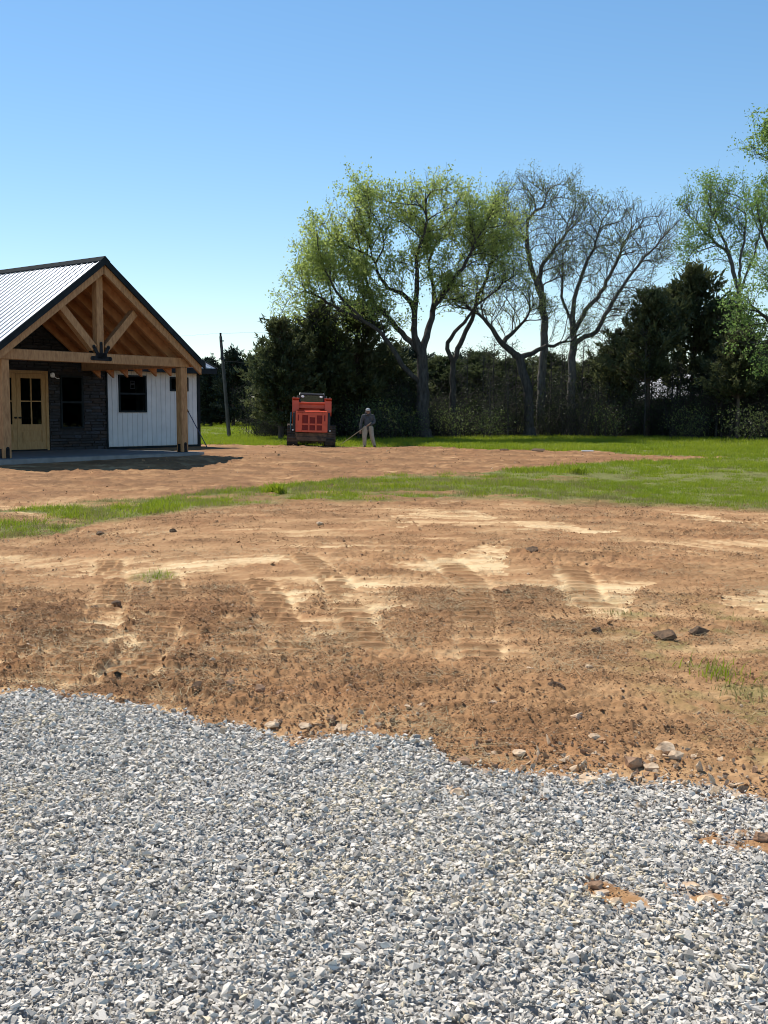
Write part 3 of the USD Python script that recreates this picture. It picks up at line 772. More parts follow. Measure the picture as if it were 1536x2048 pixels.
def sheet(s0, s1, ta, tb):
    v, f, prof = [], [], [(s0, 0)]
    for r_ in range(4):
        c = s0 + .03 + r_ * W2 / 4
        prof += [(c + d_, z_) for d_, z_ in ((-.018, 0), (-.008, .021), (.008, .021), (.018, 0)) if s0 <= c + d_ <= s1]
    prof.append((s1, 0))
    for t_ in (ta, tb):
        zz = EZ + msl * ((t_ if t_ <= RT else 2 * RT - t_) - ET)
        for off in (0, -.04):
            v += [(s_, t_, zz + d_ + off) for s_, d_ in prof]
    n_ = len(prof)
    for k_ in range(n_ - 1):
        f += [(k_, k_ + 1, 2 * n_ + k_ + 1), (k_, 2 * n_ + k_ + 1, 2 * n_ + k_), (n_ + k_, 3 * n_ + k_ + 1, n_ + k_ + 1), (n_ + k_, 3 * n_ + k_, 3 * n_ + k_ + 1), (k_, n_ + k_, n_ + k_ + 1), (k_, n_ + k_ + 1, k_ + 1)]
    return np.array(v), np.array(f)


s_ = S_R
while s_ > S_L:
    s0 = max(s_ - W2, S_L)
    inside_porch = s0 < MID + HALF + .1 and s_ > MID - HALF - .1
    part('main_roof_sheet', sheet(s0, s_, T0 + .9 if inside_porch else ET, RT), M['roof'], house)
    part('main_roof_sheet', sheet(s0, s_, 2 * RT - ET, RT), M['roof'], house)
    s_ -= W2
part('main_ridge_cap', MB().prism([(-.16, -.09), (.16, -.09), (.0, .06)], 0, 1) if False else MB().beam((S_L, RT, RZ + .03), (S_R, RT, RZ + .03), .3, .05), M['black_trim'], house)
part('eave_fascia', MB().box((MID + HALF + .12, ET - .03, EZ - .21), (S_R + .04, ET + .02, EZ - .03)), M['black_trim'], house)
part('soffit', MB().box((MID + HALF + .12, ET + .022, EZ - .20), (S_R, T0 + .058, EZ - .17)), M['black_trim'], house)
for s_ in (S_R + .02, S_L - .02):
    b = MB()
    for ta, tb in ((ET - .03, RT), (2 * RT - ET + .03, RT)):
        za = EZ - .12
        b.beam((s_, ta, za + .03), (s_, tb, RZ - .09), .04, .2)
    part('main_rake_trim', b, M['black_trim'], house)
# end and back walls of the house body
gw = [(T0 + .2, -.2), (2 * RT - ET - .45, -.2), (2 * RT - ET - .45, EZ + .05), (RT, RZ - .1), (T0 + .2, EZ + .05)]
ge = trimesh.creation.extrude_polygon(__import__('shapely').Polygon(gw), .16, engine='earcut')
for s_ in (WX1 - .05, S_L + .4):
    v = np.array(ge.vertices)
    part('end_wall', (np.stack([s_ + v[:, 2], v[:, 0], v[:, 1]], 1), ge.faces), M['white_board'], house)
part('back_wall', MB().box((S_L + .56, 2 * RT - ET - .6, -.2), (WX1 - .05, 2 * RT - ET - .45, EZ)), M['white_board'], house)
part('left_front_wall', MB().box((S_L + .56, T0 + .06, -.2), (-.604, T0 + .2, EZ - .05)), M['white_board'], house)
part('interior_floor', MB().box((S_L + .6, T0 + .23, -.15), (WX1 - .06, 2 * RT - ET - .62, -.01)), M['dark_room'], house)
part('interior_ceiling', MB().box((S_L + .6, T0 + .23, 2.45), (WX1 - .06, 2 * RT - ET - .62, 2.5)), M['dark_room'], house)
part('interior_wall', MB().box((S_L + .6, T0 + 3.2, 0), (WX1 - .06, T0 + 3.3, 2.44)), M['dark_room'], house)

# pole leaning by the corner
c53, s53 = .6, .8


def HW(s, t, z):
    return np.array([HX + .6 * s - .8 * t, HY + .8 * s + .6 * t, SLAB + z])


p0, p1 = HW(10.84, 4.0, -.10), HW(10.30, 4.44, 1.27)
lp = thing('tool_pole', 'thin dark blue pole leaning against the white boarded wall near its corner', 'pole', p0)
part('shaft', MB().tube([(0, 0, 0.0), tuple(p1 - p0)], .017, 8), M['blue_pole'], lp)
part('grip', MB().tube([tuple((p1 - p0) * .93), tuple((p1 - p0) * 1.01)], .023, 8), M['black_metal'], lp)

# ------------------------------------------------------------------ utility pole and wires
ux, uy = -7.62, 54.4
uz = float(ground_z(ux, uy)[0]) - .2
up_ = thing('utility_pole', 'weathered wooden utility pole leaning slightly, right of the house', 'utility pole', (ux, uy, uz))
tip = np.array([-.38, 0, 5.17])
part('pole', MB().tube([(0, 0, 0), tuple(tip * .5), tuple(tip)], [.10, .085, .07], 10), M['pole_wood'], up_)
part('insulator', MB().tube([tuple(tip), tuple(tip + (0, 0, .05)), tuple(tip + (0, 0, .10)), tuple(tip + (0, 0, .16))], [.03, .06, .045, .06], 10), M['black_metal'], up_)
part('crossbar', MB().tube([tuple(tip * .955 + (-.04, -.11, 0)), tuple(tip * .955 + (.16, -.11, 0))], .03, 6), M['black_metal'], up_)
part('transformer_can', MB().tube([tuple(tip * .78 + (-.02, -.16, -.02)), tuple(tip * .78 + (.0, -.16, .42))], .07, 10), M['dark_paint'], up_)
top = np.array([ux, uy, uz]) + tip + (0, 0, .15)


def wire(a, b, sag, r, label):
    a, b = np.array(a), np.array(b)
    u = np.linspace(0, 1, 24)[:, None]
    pts = a + (b - a) * u
    pts[:, 2] -= sag * 4 * (u * (1 - u))[:, 0]
    o = thing('power_line', label, 'power line', a)
    part('wire', MB().tube(pts - a, r, 4), M['dark_paint'], o)


wire(top, top + (-32, 6, -.3), .4, .004, 'thin overhead wire running left from the top of the utility pole over the house')
wire(top, top + (4.6, 2.0, .3), .03, .004, 'thin overhead wire running right from the top of the utility pole to the trees')
wire(top + (.1, 0, -1.36), top + (3.6, 1.5, -1.45), .02, .010, 'lower wire running right from the utility pole in front of dark cedars')

# ------------------------------------------------------------------ compact track loader, seen from behind (local x right, y away, z up)
lx, ly = -2.87, 43.2
lz = float(ground_z([lx - .7, lx, lx + .7], [ly, ly, ly]).mean()) - .02
ldr = thing('track_loader', 'orange-red compact track loader seen from behind at the far edge of bare soil', 'loader', (lx, ly, lz), 4.5)
ldr_x = UsdGeom.Xformable(ldr)
ldr_x.AddRotateYOp().Set(1.6)
for a in (-1, 1):
    xc = a * .73
    # belt loop outline (y,z), a low triangle with the raised drive sprocket at the back
    ol = [(-.62, .30), (-.60, .16), (-.50, .05), (-.34, .005), (1.05, .005), (1.22, .07), (1.30, .20), (1.26, .36), (1.12, .45), (.0, .80), (-.20, .86), (-.38, .80), (-.46, .66)]
    ol = np.array(ol)
    seg = []
    n_ol = len(ol)
    v, f = [], []
    cen = ol.mean(0)
    for sx in (-.21, .21):
        for p_ in ol:
            v.append((xc + sx, p_[0], p_[1]))
        for p_ in ol:
            q_ = cen + (p_ - cen) * .86
            v.append((xc + sx, q_[0], q_[1]))
    for k_ in range(n_ol):
        k2 = (k_ + 1) % n_ol
        o0, o1, i0, i1 = k_, k2, n_ol + k_, n_ol + k2
        O0, O1, I0, I1 = 2 * n_ol + k_, 2 * n_ol + k2, 3 * n_ol + k_, 3 * n_ol + k2
        f += [(o0, O0, O1), (o0, O1, o1), (i0, I1, I0), (i0, i1, I1), (o0, o1, i1), (o0, i1, i0), (O0, I1, O1), (O0, I0, I1)]
    tr = part('track', (np.array(v), np.array(f)), M['rubber'], ldr)
    per = np.linalg.norm(np.roll(ol, -1, 0) - ol, axis=1)
    tot = per.sum(); cum = np.concatenate([[0], np.cumsum(per)])
    for k_ in range(44):
        dd = (k_ + .5) / 44 * tot
        e_ = np.searchsorted(cum, dd) - 1
        p_, q_ = ol[e_], ol[(e_ + 1) % n_ol]
        d_ = (q_ - p_) / np.linalg.norm(q_ - p_)
        c_ = p_ + d_ * (dd - cum[e_])
        nrm = np.array([d_[1], -d_[0]])
        c_ = c_ + nrm * .018
        part('lug', MB().beam((xc - .2, c_[0], c_[1]), (xc + .2, c_[0], c_[1]), .052, .036, (0, nrm[0], nrm[1])), M['rubber'], tr)
    b = MB()
    for yy, zz, rr in ((-.18, .62, .17), (-.36, .22, .15), (.0, .17, .11), (.28, .17, .11), (.56, .17, .11), (.84, .17, .11), (1.1, .24, .16)):
        b.tube([(xc - .16, yy, zz), (xc + .16, yy, zz)], rr, 14)
    part('roller_set', b, M['mud_metal'], tr)
    b = MB().cbox((xc - .09, -.25, .24), (xc + .09, 1.05, .50), .02)
    part('track_frame', b, M['mud_metal'], ldr)
# lower chassis and rear sill
part('chassis', MB().cbox((-.50, -.45, .22), (.50, 1.35, .60), .03).cbox((-.62, -.60, .36), (.62, -.40, .58), .03), M['mud_metal'], ldr)
part('rear_sill', MB().cbox((-.86, -.56, .30), (.86, -.50, .36), .01).cbox((-.58, -.66, .24), (.58, -.56, .42), .02), M['mud_metal'], ldr)
# rear door with six grille openings: rim built from bars
b = MB()
X0, X1, Z0, Z1, Y = -.615, .615, .585, 1.345, -.70
cols = [(-.36, -.13), (-.07, .16) if False else (-.085, .135), (.19, .37)]
rows = [(.66, .86), (.92, 1.24)]
rows_mid = [(.66, .86), (.92, 1.16)]
xs = [X0, -.36, -.14, -.075, .135, .20, .40, X1]
b.cbox((X0, Y, Z0), (-.36, Y + .06, Z1), .012)
b.cbox((.40, Y, Z0), (X1, Y + .06, Z1), .012)
b.box((-.36, Y + .003, Z0), (.40, Y + .057, .66))
b.box((-.36, Y + .003, 1.24), (.40, Y + .057, Z1 - .005))
b.box((-.14, Y + .003, .66), (-.075, Y + .057, 1.24)).box((.135, Y + .003, .66), (.20, Y + .057, 1.24))
b.box((-.36, Y + .003, .86), (-.14, Y + .057, .92)).box((-.075, Y + .003, .86), (.135, Y + .057, .92)).box((.20, Y + .003, .86), (.40, Y + .057, .92))
b.box((-.075, Y + .003, 1.165), (.135, Y + .057, 1.24))
door = part('rear_door', b, M['red_paint'], ldr)
for xa, xb, zt in ((-.36, -.14, 1.24), (-.075, .135, 1.165), (.20, .40, 1.24)):
    for za, zb in ((.66, .86), (.92, zt)):
        g = MB().box((xa, Y + .035, za), (xb, Y + .045, zb))
        for k_ in range(int((zb - za) / .04)):
            zz = za + .02 + k_ * .04
            g.box((xa, Y + .022, zz - .006), (xb, Y + .034, zz + .006))
        part('grille', g, M['red_grille'], door)
for xa in (-.535, .475):
    part('vent_slot', MB().box((xa, Y - .004, 1.02), (xa + .05, Y + .002, 1.25)), M['red_grille'], door)
# body sides and hood
body = MB()
hp = [(-.64, .60), (1.0, .60), (1.0, 1.42), (-.35, 1.42), (-.64, 1.33)]
e = trimesh.creation.extrude_polygon(__import__('shapely').Polygon(hp), 1.16, engine='earcut')
v = np.array(e.vertices)
part('engine_housing', (np.stack([v[:, 2] - .58, v[:, 0], v[:, 1]], 1), e.faces), M['dark_paint'], ldr)
b = MB()
b.add([(-.60, -.70, 1.352), (.60, -.70, 1.352), (.52, -.20, 1.47), (-.52, -.20, 1.47), (-.60, -.70, 1.375), (.60, -.70, 1.375), (.52, -.20, 1.50), (-.52, -.20, 1.50)], BOXF)
part('hood', b, M['red_paint'], ldr)
part('hood_panel', MB().add([(-.30, -.60, 1.402), (.32, -.60, 1.402), (.28, -.26, 1.488), (-.26, -.26, 1.488), (-.30, -.60, 1.425), (.32, -.60, 1.425), (.28, -.26, 1.512), (-.26, -.26, 1.512)], BOXF), M['red_paint'], ldr)
b = MB()
b.tube([(-.42, -.22, 1.50), (-.40, -.24, 1.60), (-.30, -.22, 1.61), (-.28, -.20, 1.50)], .025, 8)
b.tube([(.15, -.2, 1.50), (.17, -.22, 1.60), (.32, -.22, 1.58), (.42, -.15, 1.50)], .025, 8)
b.tube([(-.12, -.18, 1.50), (-.12, -.2, 1.58), (.06, -.2, 1.58), (.06, -.18, 1.50)], .03, 8)
part('hydraulic_hoses', b, M['dark_paint'], ldr)
part('exhaust_pipe', MB().tube([(.22, -.16, 1.48), (.22, -.16, 1.60), (.22, -.20, 1.66)], .035, 10), M['chrome'], ldr)
# lift arm towers and arms
for a in (-1, 1):
    x0, x1 = a * .50, a * .76
    if a < 0:
        x0, x1 = x1, x0
    pf = [(-.42, 1.36), (-.40, 1.80), (-.30, 1.86), (.05, 1.86), (1.5, 1.30), (1.9, .85), (1.75, .80), (1.3, 1.15), (.2, 1.45), (-.15, 1.22), (-.35, 1.22)]
    e = trimesh.creation.extrude_polygon(__import__('shapely').Polygon(pf), x1 - x0, engine='earcut')
    v = np.array(e.vertices)
    arm = part('lift_arm', (np.stack([x0 + v[:, 2], v[:, 0], v[:, 1]], 1), e.faces), M['red_paint'], ldr)
    part('arm_cap', MB().cbox((x0 - .015, -.43, 1.862), (x1 + .015, .0, 1.895), .01), M['red_paint'], arm)
    b = MB().tube([(a * .55, -.25, 1.89), (a * .55, -.25, 1.99)], .018, 6).tube([(a * .70, -.2, 1.89), (a * .70, -.2, 1.96)], .018, 6)
    part('pin', b, M['chrome'], arm)
    part('lift_cylinder', MB().tube([(a * .66, -.50, .62), (a * .68, -.36, 1.30)], .05, 10).tube([(a * .68, -.36, 1.30), (a * .68, -.30, 1.62)], .028, 8), M['dark_paint'], ldr)
    part('side_panel', MB().cbox((a * .60, -.55, .62), (a * .72, .9, 1.34), .02), M['dark_paint'], ldr)
    part('tail_lamp', MB().cbox((a * .69, -.57, .62), (a * .74, -.55, .68), .008), M['lamp_white'], ldr)
part('hose', MB().tube([(-.80, -.48, .60), (-.81, -.5, .95), (-.79, -.42, 1.34)], .022, 8), M['blue_hose'], ldr)
part('cross_tube', MB().tube([(-.50, -.36, 1.70), (.50, -.36, 1.70)], .045, 12), M['red_paint'], ldr)
part('cross_panel', MB().cbox((-.50, -.33, 1.50), (.50, -.29, 1.68), .01), M['red_paint'], ldr)
# cab
b = MB()
for a in (-1, 1):
    b.tube([(a * .47, -.05, 1.45), (a * .47, -.08, 2.02), (a * .46, .02, 2.08), (a * .46, .95, 2.08), (a * .46, 1.15, 1.45)], .032, 8)
b.tube([(-.47, -.08, 2.04), (.47, -.08, 2.04)], .032, 8).tube([(-.46, .98, 2.08), (.46, .98, 2.08)], .03, 8)
cab = part('cab_frame', b, M['dark_paint'], ldr)
part('roof_plate', MB().cbox((-.46, -.02, 2.065), (.46, .98, 2.105), .012), M['dark_paint'], cab)
part('rear_window', MB().box((-.44, -.055, 1.50), (.44, -.047, 2.0)), M['glass'], cab)
part('side_mesh', MB().box((-.475, .0, 1.45), (-.46, .95, 2.04)).box((.46, .0, 1.45), (.475, .95, 2.04)), M['dark_paint'], cab)
part('seat', MB().cbox((-.22, .25, 1.0), (.22, .33, 1.72), .03).cbox((-.22, .30, 1.0), (.22, .7, 1.12), .03).cbox((-.12, .24, 1.72), (.12, .31, 1.86), .03), M['black_trim'], cab)
part('front_window', MB().box((-.44, 1.04, 1.1), (.44, 1.05, 2.0)), M['glass'], cab)
for a in (-1, 1):
    lm = trimesh.creation.icosphere(2, 1.0)
    v = np.array(lm.vertices) * (.062, .05, .042)
    v[:, 1] = np.maximum(v[:, 1], -.03)
    part('work_lamp', (v + (a * .355, -.155, 1.955), lm.faces), M['lamp_white'], ldr)
part('bucket', MB().cbox((-.85, 1.9, .05), (.85, 1.96, .55), .01).cbox((-.85, 1.9, .02), (.85, 2.5, .07), .01), M['mud_metal'], ldr)

# ------------------------------------------------------------------ the person with the hoe (local x right, y away, z up)
PX, PY = -.655, 45.0
pz = float(ground_z([PX - .13, PX + .25], [PY, PY]).max()) + .005


def skin_of(chains, refine=.03, it=6):
    """one smooth body over chains of (point, radius)"""
    total = None
    ball = {}
    for ch in chains:
        for (p, r), (q_, s_) in zip(ch, ch[1:]):
            a = m3.Manifold.sphere(r, 14).translate([float(c) for c in p])
            b_ = m3.Manifold.sphere(s_, 14).translate([float(c) for c in q_])
            h = m3.Manifold.batch_hull([a, b_])
            total = h if total is None else total + h
    total = total.refine_to_length(refine)
    m_ = total.to_mesh()
    t = trimesh.Trimesh(m_.vert_properties[:, :3], m_.tri_verts, process=True)
    trimesh.smoothing.filter_taubin(t, .5, -.53, iterations=it)
    return t


person = thing('person', 'person in charcoal hooded top, grey cap and khaki trousers holding a long hoe', 'person', (PX, PY, pz))
LH, RH = np.array([-.30, -.10, .70]), np.array([.05, -.22, .95])
hipL, hipR = np.array([-.10, 0, .82]), np.array([.11, 0, .82])
kneeL, kneeR = np.array([-.135, -.05, .44]), np.array([.17, -.03, .43])
ankL, ankR = np.array([-.14, .0, .09]), np.array([.26, .03, .09])
shL, shR = np.array([-.185, -.01, 1.30]), np.array([.205, .0, 1.29])
elL, elR = np.array([-.275, .03, 1.02]), np.array([.265, -.02, 1.03])
headc = np.array([.005, -.07, 1.475])


def hand(wrist, direction, side):
    """palm, four fingers curled about the handle and a thumb"""
    d = direction / np.linalg.norm(direction)
    grip = np.array([-.79, .17, -.59])
    n_ = np.cross(d, grip); n_ /= np.linalg.norm(n_)
    ac = np.cross(n_, d)
    palm = wrist + d * .05
    ch = [[(wrist, .026), (palm - ac * .022, .018)], [(wrist, .026), (palm + ac * .022, .018)], [(palm - ac * .026, .016), (palm + ac * .026, .016)], [(wrist + d * .02, .024), (palm + d * .035, .018)]]
    for k_, L in enumerate((.034, .040, .037, .029)):
        o = palm + d * .035 + ac * (-.030 + .020 * k_)
        a = o + d * L * .9
        b_ = a + n_ * L * .8 + d * L * .1
        c = b_ - d * L * .6 + n_ * L * .1
        ch.append([(o, .0095), (a, .009), (b_, .0085), (c, .008)])
    o = wrist + d * .025 - ac * .026 * side
    ch.append([(o, .012), (o + d * .028 - ac * .022 * side + n_ * .01, .0105), (o + d * .055 - ac * .018 * side + n_ * .028, .009)])
    return ch


body = [
    [((.0, .0, .95), .12), ((.005, .0, 1.12), .125), ((.01, .0, 1.25), .12)],
    [(shL, .06), ((.01, 0, 1.29), .085), (shR, .06)],
    [((.01, 0, 1.28), .065), ((.008, -.03, 1.38), .054), (headc - (0, -.01, .03), .06)],
    [(headc + (0, .015, .02), .088), (headc + (0, -.005, -.02), .078), (headc + (0, -.035, -.065), .05)],
    [(headc + (0, -.085, .005), .012), (headc + (0, -.105, -.025), .014)],
    [(headc + (-.088, .01, -.01), .016), (headc + (-.090, .015, -.035), .012)], [(headc + (.088, .01, -.01), .016), (headc + (.090, .015, -.035), .012)],
    [(shL, .055), (elL, .042), (LH, .028)], [(shR, .055), (elR, .042), (RH, .028)],
    [((0, 0, .95), .12), (hipL, .095), (kneeL, .06), (ankL, .042)], [((0, 0, .95), .12), (hipR, .095), (kneeR, .06), (ankR, .042)],
    [(ankL, .042), (ankL + (-.02, -.10, -.05), .036)], [(ankR, .042), (ankR + (.04, -.09, -.05), .036)]]
body += hand(LH, LH - elL + np.array([-.02, -.03, -.05]), 1) + hand(RH, RH - elR, -1)
part('body', skin_of(body, .02, 4), M['skin'], person, smooth=40)
sweat = [
    [((0, .0, .86), .14), ((.0, 0, 1.0), .14), ((.008, 0, 1.18), .145), ((.01, 0, 1.26), .125)],
    [((-.04, 0, .80), .12), ((-.05, 0, 1.1), .115), ((-.09, 0, 1.24), .10)], [((.04, 0, .80), .12), ((.06, 0, 1.1), .115), ((.11, 0, 1.24), .10)],
    [(shL, .078), ((.01, 0, 1.30), .10), (shR, .078)],
    [((.01, .02, 1.31), .095), ((.008, .02, 1.385), .085)],
    [(shL, .078), (elL, .064), (LH + (elL - LH) * .14, .046)], [(shR, .078), (elR, .064), (RH + (elR - RH) * .14, .046)]]
part('hooded_top', skin_of(sweat, .035, 5), M['sweat'], person, smooth=40)
# hood round the neck and the back of the head
hood = [[(headc + (-.085, .03, -.11), .05), (headc + (-.095, .04, -.02), .03), (headc + (-.06, .075, .06), .035), (headc + (0, .09, .07), .035), (headc + (.06, .075, .06), .035), (headc + (.095, .04, -.02), .03), (headc + (.085, .03, -.11), .05)],
        [(headc + (0, .09, .05), .04), (headc + (0, .08, -.12), .07)], [(headc + (-.07, -.02, -.125), .035), (headc + (0, -.06, -.13), .035), (headc + (.07, -.02, -.125), .035)]]
part('hood', skin_of(hood, .025, 4), M['sweat'], person, smooth=40)
tro = [[((0, .0, .88), .135), (hipL, .115), (kneeL, .088), (ankL + (0, 0, .02), .072)], [((0, .0, .88), .135), (hipR, .115), (kneeR, .088), (ankR + (0, 0, .02), .072)], [(hipL + (0, .04, 0), .10), (hipR + (0, .04, 0), .10)]]
part('trousers', skin_of(tro, .03, 5), M['khaki'], person, smooth=40)
for an, off in ((ankL, (-.03, -.15, -.05)), (ankR, (.06, -.14, -.05))):
    an = np.array(an); off = np.array(off)
    part('boot', skin_of([[(an + (0, .01, .05), .055), (an + (0, .02, -.03), .052), (an + off * .55, .045), (an + off, .038)], [(an + (0, .035, -.045), .044), (an + off, .036)]], .02, 3), M['boots'], person, smooth=40)
cp = trimesh.creation.icosphere(3, 1.0)
v = np.array(cp.vertices) * (.099, .112, .095)
v[:, 2] = np.maximum(v[:, 2], 0.0)
cap = part('cap', (v + headc + (0, .01, .055), cp.faces), M['cap'], person, smooth=40)
th = np.linspace(PI, 2 * PI, 15)
pts = [(.085 * math.cos(a), -.03 + .115 * math.sin(a) - .03 * (math.sin(a) < -.2), .012 * math.sin(a)) for a in th]
pv = np.array(pts + [(x_, y_, z_ + .008) for x_, y_, z_ in pts]) + headc + (0, -.02, .058)
hb = trimesh.convex.convex_hull(pv)
part('cap_brim', (hb.vertices, hb.faces), M['cap'], person)
# face: brows, eyes and mouth in the shade of the brim
b = MB()
for a in (-1, 1):
    e_ = trimesh.creation.icosphere(1, .011)
    b.add(np.array(e_.vertices) + headc + (a * .032, -.083, .012), e_.faces)
part('eyes', b, M['black_trim'], person)
part('mouth', MB().tube([tuple(headc + (-.022, -.078, -.062)), tuple(headc + (0, -.085, -.060)), tuple(headc + (.022, -.078, -.062))], .005, 6), M['boots'], person)
# hoe: through both hands down to the soil on the left
dirn = (LH - RH) / np.linalg.norm(LH - RH)
gd = dirn * .065
top_ = RH + (0, -.01, .0) - dirn * .16 + np.array([-.03, -.05, 0])
k_ = (top_[2] - .16) / -dirn[2]
bot = top_ + dirn * k_
hz = float(ground_z([PX + bot[0]], [PY + bot[1]])[0]) - pz
hoe = thing('hoe', 'long pale handled hoe held by the person, blade down on the soil', 'hoe', (PX, PY, pz))
part('handle', MB().tube([tuple(top_), tuple((top_ + bot) / 2), tuple(bot)], [.012, .013, .012], 8), M['handle_wood'], hoe)
part('neck', MB().tube([tuple(bot), tuple(bot + dirn * .08), tuple(bot + dirn * .10 + (-.05, 0, -.06))], [.017, .012, .010], 8), M['mud_metal'], hoe)
e_ = bot + dirn * .10 + np.array([-.05, 0, -.06])
part('blade', MB().add([e_ + (0, -.08, .02), e_ + (.012, -.08, .02), e_ + (.012, .08, .02), e_ + (0, .08, .02), (e_[0] - .03, e_[1] - .09, hz - .01), (e_[0] - .02, e_[1] - .09, hz - .01), (e_[0] - .02, e_[1] + .09, hz - .01), (e_[0] - .03, e_[1] + .09, hz - .01)], BOXF), M['mud_metal'], hoe)

